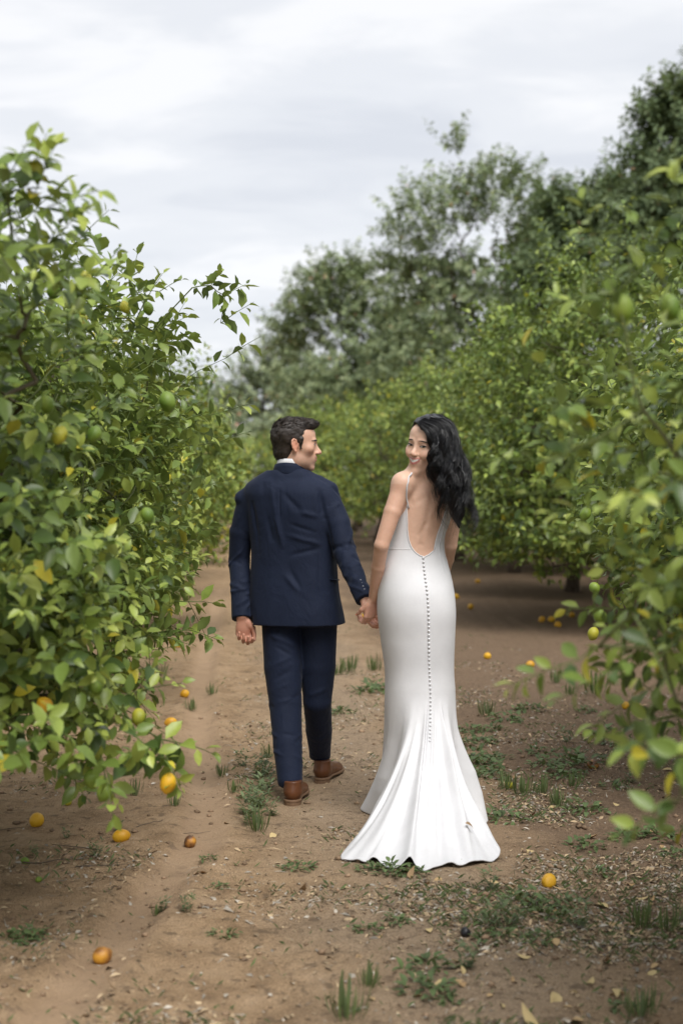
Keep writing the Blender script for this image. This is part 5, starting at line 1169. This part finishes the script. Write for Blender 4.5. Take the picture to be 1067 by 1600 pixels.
WEEDS = {'low green weed rooted in the path beside the man\'s feet': [(395, 1290, 'erect', 1.7), (388, 1275, 'erect', 1.4), (408, 1262, 'erect', 1.6), (415, 1235, 'erect', 1.5), (402, 1300, 'grass', 1.1), (378, 1195, 'erect', 1.1), (365, 1240, 'grass', .8), (412, 1210, 'erect', 1.2), (425, 1275, 'erect', 1.0), (420, 1180, 'grass', .9), (345, 1210, 'grass', .8), (530, 1112, 'leafy', 1.5), (575, 1080, 'leafy', 1.9), (590, 1078, 'leafy', 1.7), (525, 1055, 'grass', 1.6), (545, 1050, 'grass', 1.5), (585, 1045, 'grass', 1.6), (465, 1360, 'leafy', 1.0), (405, 1215, 'erect', 1.3), (398, 1255, 'erect', 1.5)],
  'low green weed growing in dry litter next to the gown': [(735, 1140, 'leafy', 1.3), (748, 1155, 'leafy', 1.5), (770, 1140, 'leafy', 1.2), (792, 1128, 'leafy', 1.6), (760, 1120, 'grass', 1.3), (825, 1112, 'leafy', 1.5), (740, 1190, 'leafy', 1.7), (758, 1200, 'leafy', 1.6), (768, 1215, 'leafy', 1.4), (772, 1185, 'leafy', 1.3), (840, 1178, 'leafy', 1.3), (852, 1195, 'leafy', 1.4), (790, 1232, 'grass', 1.1), (815, 1238, 'grass', 1.2), (785, 1278, 'leafy', 1.4), (735, 1215, 'leafy', 1.2), (728, 1165, 'leafy', 1.3), (845, 1238, 'grass', 1.0), (612, 1364, 'leafy', 1.2), (640, 1366, 'leafy', 1.0), (585, 1362, 'leafy', .9)],
  'low green weed on the darker soil below the hanging sprigs': [(915, 1112, 'leafy', 1.0), (942, 1145, 'leafy', 1.6), (955, 1165, 'leafy', 1.2), (885, 1162, 'erect', 1.2), (890, 1205, 'leafy', 1.9), (908, 1192, 'leafy', 1.9), (880, 1215, 'leafy', 1.4), (895, 1228, 'grass', 1.0), (915, 1262, 'leafy', 1.6), (872, 1252, 'grass', 1.0), (958, 1232, 'leafy', 1.0), (986, 1222, 'erect', .9), (1035, 1308, 'leafy', 1.5), (995, 1298, 'leafy', 1.1), (972, 1303, 'leafy', 1.0), (914, 1318, 'leafy', 1.2), (935, 1356, 'leafy', .8), (998, 1448, 'grass', 1.1), (1040, 1460, 'grass', 1.0), (1000, 1575, 'grass', 1.1), (975, 1560, 'leafy', .8), (1050, 1340, 'leafy', .9), (870, 1068, 'grass', 1.3), (890, 1090, 'grass', 1.0)],
  'low green weed on the open path behind the train': [(765, 1388, 'erect', 1.0), (822, 1410, 'leafy', 1.2), (770, 1455, 'erect', 1.1), (800, 1450, 'erect', 1.2), (775, 1470, 'leafy', 1.0), (845, 1428, 'leafy', 1.2), (902, 1458, 'erect', 1.2), (885, 1425, 'leafy', 1.0), (842, 1475, 'leafy', .9), (855, 1440, 'leafy', 1.0), (668, 1512, 'leafy', 1.3), (672, 1548, 'leafy', 1.3), (730, 1518, 'erect', 1.0), (575, 1538, 'grass', .8), (745, 1440, 'leafy', .9), (570, 1450, 'leafy', .8), (620, 1440, 'leafy', .8), (695, 1560, 'leafy', .7)],
  'thin green sprout on the smooth sand by the wheel track': [(150, 1343, 'erect', .8), (105, 1312, 'erect', .6), (30, 1470, 'leafy', 1.0), (48, 1462, 'leafy', .9), (255, 1422, 'erect', .6), (292, 1428, 'erect', .7), (350, 1458, 'leafy', .8), (272, 1268, 'grass', .7), (245, 1422, 'grass', .5), (185, 1305, 'erect', .6), (325, 1345, 'leafy', .6), (55, 1340, 'erect', .5), (340, 1390, 'leafy', .6), (210, 1240, 'grass', .9), (300, 1110, 'grass', 1.0), (330, 1085, 'grass', 1.0), (250, 1060, 'grass', 1.2)]}
for lab, lst in WEEDS.items():
    for (x, y, k, s) in lst:
        p = gpx(x, y); p[2] -= .003; size = 'large' if s > 1.45 else ('small' if s < 1.05 else 'middling')
        what = {'leafy': '%s flat leafy weed', 'grass': '%s tuft of thin grass blades', 'erect': '%s upright weed with stacked small leaves'}[k] % size
        full = what + ' ' + lab.split(' ', 3)[3]
        put({'leafy': 'leafy_weed', 'grass': 'grass_tuft', 'erect': 'upright_weed'}[k], WM[k][rng.integers(4)], p, rng.random() * 6, s * (0.95 if k == 'erect' else 1.2), full, 'weed' if k != 'grass' else 'grass tuft', full)
p = gpx(930, 1088); put('grass_clump', WM['grass'][0], p, 1, 2.4, 'big bluish grass clump standing alone on the soil past the woman', 'grass clump')
p = gpx(540, 1592); put('grass_clump', WM['grass'][1], p, 2, 1.6, 'soft green grass clump on the trodden strip far behind the train', 'grass clump')

# dry leaves
def dry_mat():
    m = Mat('dry_leaf'); a = m.attr(); n1 = m.noise(90, 3, .6, m.coord()); m.base(m.mix(.6, a, m.ramp(n1, [(.3, .65), (.7, 1.25)]), 'MULTIPLY')); m.set(Roughness=.85, Specular_IOR_Level=.2); return m.m
M_DRY = dry_mat()
def dens(x, y):
    """how thick the litter lies"""
    lin = x + .064 * (y - 6); d = np.exp(-((lin - .36) / .50) ** 2) + .55 * np.exp(-((lin - 1.1) / .7) ** 2) + .45 * np.exp(-((lin + .15) / .3) ** 2) + .2
    return d * np.clip(.35 + 1.1 * vnoise(np.stack([x, y], -1), 2.2, 41), 0.03, 1.5) * (1 - .9 * np.exp(-(seg_dist(x, y, TRACK) / .1) ** 4))
def scatter(n, y0=3.5, y1=13.0):
    out_ = []; 
    while sum(len(o) for o in out_) < n:
        u = rng.random(n * 4); y = 1 / (1 / y0 + (1 / y1 - 1 / y0) * u); x = (rng.random(n * 4) - .5) * y * .56
        m = rng.random(n * 4) < dens(x, y); out_.append(np.stack([x, y], -1)[m])
    return np.concatenate(out_)[:n]
def litter(n, l0, l1, wid, seed, y1=13.0, lift=.35):
    q = scatter(n, 3.5, y1); z = gz(q[:, 0], q[:, 1]); B = np.column_stack([q, z + .004]); az = rng.random(n) * 6.28
    D = nrm(np.column_stack([np.cos(az), np.sin(az), rng.normal(size=n) * lift * .4])); NN = nrm(np.column_stack([rng.normal(size=n) * lift, rng.normal(size=n) * lift, np.ones(n)]))
    LL = l0 + (l1 - l0) * rng.random(n) ** 1.6; tone = rng.random((n, 1)); 
    col = np.array([.12, .085, .055]) * (1 - tone) + np.array([.56, .42, .26]) * tone; grey = rng.random((n, 1)) < .35; col = np.where(grey, np.array([.46, .41, .34]) * (.4 + .8 * tone), col)
    return B, D, NN, LL, LL * wid * (.7 + .6 * rng.random(n)), .1 + .5 * rng.random(n), col
mb = leaves_mesh('leaf_litter', *litter(27000, .009, .042, .18, 1), 1); link('leaf_litter', mb, M_DRY, kind='stuff', label='dry leaf crumbs and chips strewn over the soil', category='leaf litter')
mb = leaves_mesh('straw', *litter(16000, .02, .085, .028, 2, 11.0), 1); link('straw', mb, M_DRY, kind='stuff', label='pale dry stalks strewn over the soil', category='straw')
B, D, NN, LL, W_, CU, C = litter(11000, .016, .045, .06, 3, 16.0); C = np.array([.110, .150, .060]) * (.6 + .8 * rng.random((len(B), 1))); D = nrm(D + np.array([0, 0, .75])); sel = rng.random(len(B)) < .6
mb = leaves_mesh('seedlings', B[sel], D[sel], nrm(np.cross(D, [0, 0, 1.]))[sel], LL[sel], W_[sel] * 1.6, CU[sel] * .5, C[sel], 1); link('seedlings', mb, M_FAR, kind='stuff', label='sparse tiny green seedlings over the soil', category='seedlings')
# lumps of soil
n = 3600; q = scatter(n, 3.5, 11.0); q[: n // 2] = np.stack([(rng.random(n // 2) - .62) * 3.2, 3.5 + 5.5 * rng.random(n // 2) ** 1.5], -1)
pS = nrm(np.array([[1, 0, 0], [-1, 0, 0], [0, 1, 0], [0, -1, 0], [0, 0, 1], [0, 0, -1], [1, 1, 1], [-1, 1, 1], [1, -1, 1], [-1, -1, 1]], float))
TS = np.array([[4, 6, 7], [4, 7, 9], [4, 9, 8], [4, 8, 6], [6, 0, 2], [6, 2, 7], [7, 2, 1], [7, 1, 9], [9, 1, 3], [9, 3, 8], [8, 3, 0], [8, 0, 6], [0, 5, 2], [2, 5, 1], [1, 5, 3], [3, 5, 0]])
r_ = .0020 + .013 * rng.random(n) ** 5; V = pS[None] * (r_[:, None] * (.7 + .6 * rng.random((n, 10))))[..., None] * np.array([1.2, 1, .75]); a = rng.random(n) * 6.28
V = np.stack([V[..., 0] * np.cos(a)[:, None] - V[..., 1] * np.sin(a)[:, None], V[..., 0] * np.sin(a)[:, None] + V[..., 1] * np.cos(a)[:, None], V[..., 2]], -1)
V = V + np.column_stack([q, gz(q[:, 0], q[:, 1]) + r_ * .25])[:, None]
col = np.repeat((np.array([.30, .205, .13]) * (.55 + .6 * rng.random((n, 1)))), 10, 0)
link('soil_crumbs', raw_mesh('soil_crumbs', V, None, (TS[None] + (np.arange(n) * 10)[:, None, None]).reshape(-1, 3), col, False), M_DRY, kind='stuff', label='crumbs and small lumps of dry soil', category='soil crumbs')
# bigger single dry leaves
dl = [leaves_mesh('dry_leaf', np.zeros((1, 3)), np.array([[1., 0, 0]]), np.array([[0, 0, 1.]]), np.ones(1), np.array([.24]), np.array([c]), np.array([t]), 3) for c, t in ((.15, (.48, .33, .17)), (.45, (.40, .26, .13)), (.7, (.30, .20, .11)), (.3, (.52, .40, .20)))]
for m_ in dl: m_.materials.append(M_DRY)
spots = [(520, 1498, .08), (870, 1552, .09), (845, 1598, .10), (900, 1583, .11), (945, 1448, .085), (950, 1422, .08), (915, 1404, .08), (990, 1445, .07), (870, 1488, .08), (910, 1298, .085), (950, 1545, .09), (1000, 1470, .07), (745, 1252, .08), (760, 1258, .07), (820, 1370, .06), (785, 1370, .07), (705, 1355, .07), (720, 1358, .06), (640, 1375, .06), (690, 1372, .06), (750, 1182, .06), (840, 1165, .06), (780, 1150, .06), (325, 1375, .09), (185, 1558, .06), (370, 1495, .05), (430, 1305, .07), (355, 1290, .06), (600, 1385, .06), (470, 1395, .06), (860, 1340, .05), (1010, 1410, .06), (700, 1535, .06), (560, 1490, .05), (830, 1500, .06), (800, 1530, .06), (945, 1500, .06), (1030, 1520, .07), (640, 1130, .0)]
spots += [(float(rng.uniform(560, 1050)), float(rng.uniform(1100, 1590)), float(.035 + .03 * rng.random())) for _ in range(75)]
for x, y, l in spots:
    if l <= 0 or (525 < x < 785 and y < 1372): continue
    p = gpx(x, y); p[2] += .006
    k = rng.integers(4); lab = ('large ' if l > .068 else '') + ['flat tan', 'curled light brown', 'tightly curled dark brown', 'pale straw-coloured'][k] + ' dry leaf ' + ('on the litter behind the train' if y > 1350 else 'among the weeds past the gown') + (' near hanging sprigs' if x > 860 else '')
    put('dry_leaf', dl[k], p, rng.random() * 6.28, l * .85, lab, 'leaf', lab, (rng.normal() * .3 + (pi if rng.random() < .4 else 0), rng.normal() * .2))
# fallen twigs
tw = []
for k in range(4):
    mb = MB(); t = np.linspace(0, 1, 9); pts = np.column_stack([t - .5, .06 * np.cumsum(rng.normal(size=9)) * .5, .02 * np.abs(np.sin(t * 5 + k))]); mb.tube(pts, .012 * (1 - .6 * t), 5, col=np.array([.13, .10, .075])); 
    if k % 2: mb.tube(np.array([pts[5], pts[5] + [.12, .1, .02], pts[5] + [.22, .13, .015]]), [.008, .006, .003], 4, col=np.array([.13, .10, .075]))
    tw.append(mb.mesh('fallen_twig')); tw[-1].materials.append(M_DRY)
for x, y, l, a in ((245, 1290, .22, .9), (90, 1350, .26, .4), (160, 1360, .2, .1), (375, 1500, .09, .1), (475, 1502, .07, .05), (525, 1405, .06, 0), (450, 1445, .07, 1.2), (20, 1290, .2, .3), (120, 1330, .24, 2.8), (330, 1420, .08, .5), (650, 1600, .1, 2), (600, 1445, .12, 1.0), (390, 1330, .1, .4), (300, 1300, .16, .2)):
    p = gpx(x, y); p[2] += .004; put('fallen_twig', tw[rng.integers(4)], p, a, l, 'thin dry twig lying on the sandy side of the path' if x < 345 else 'thin dry twig lying on the trodden middle of the path', 'twig', 'twigs on the sand' if x < 345 else 'twigs on the trodden strip')
# a dead leaf caught on the train
i_ = int(np.argmin(np.abs(A[:, :, 0] - P(725, 1322, 5.62)[0]) + np.abs(A[:, :, 1] - 5.62) * 1.0)); p = A.reshape(-1, 3)[i_] + np.array([0, -.005, .018]); put('dry_leaf', dl[2], p, .1, .042, 'small curled brown leaf caught on the white train', 'leaf', None, (.45, 0))
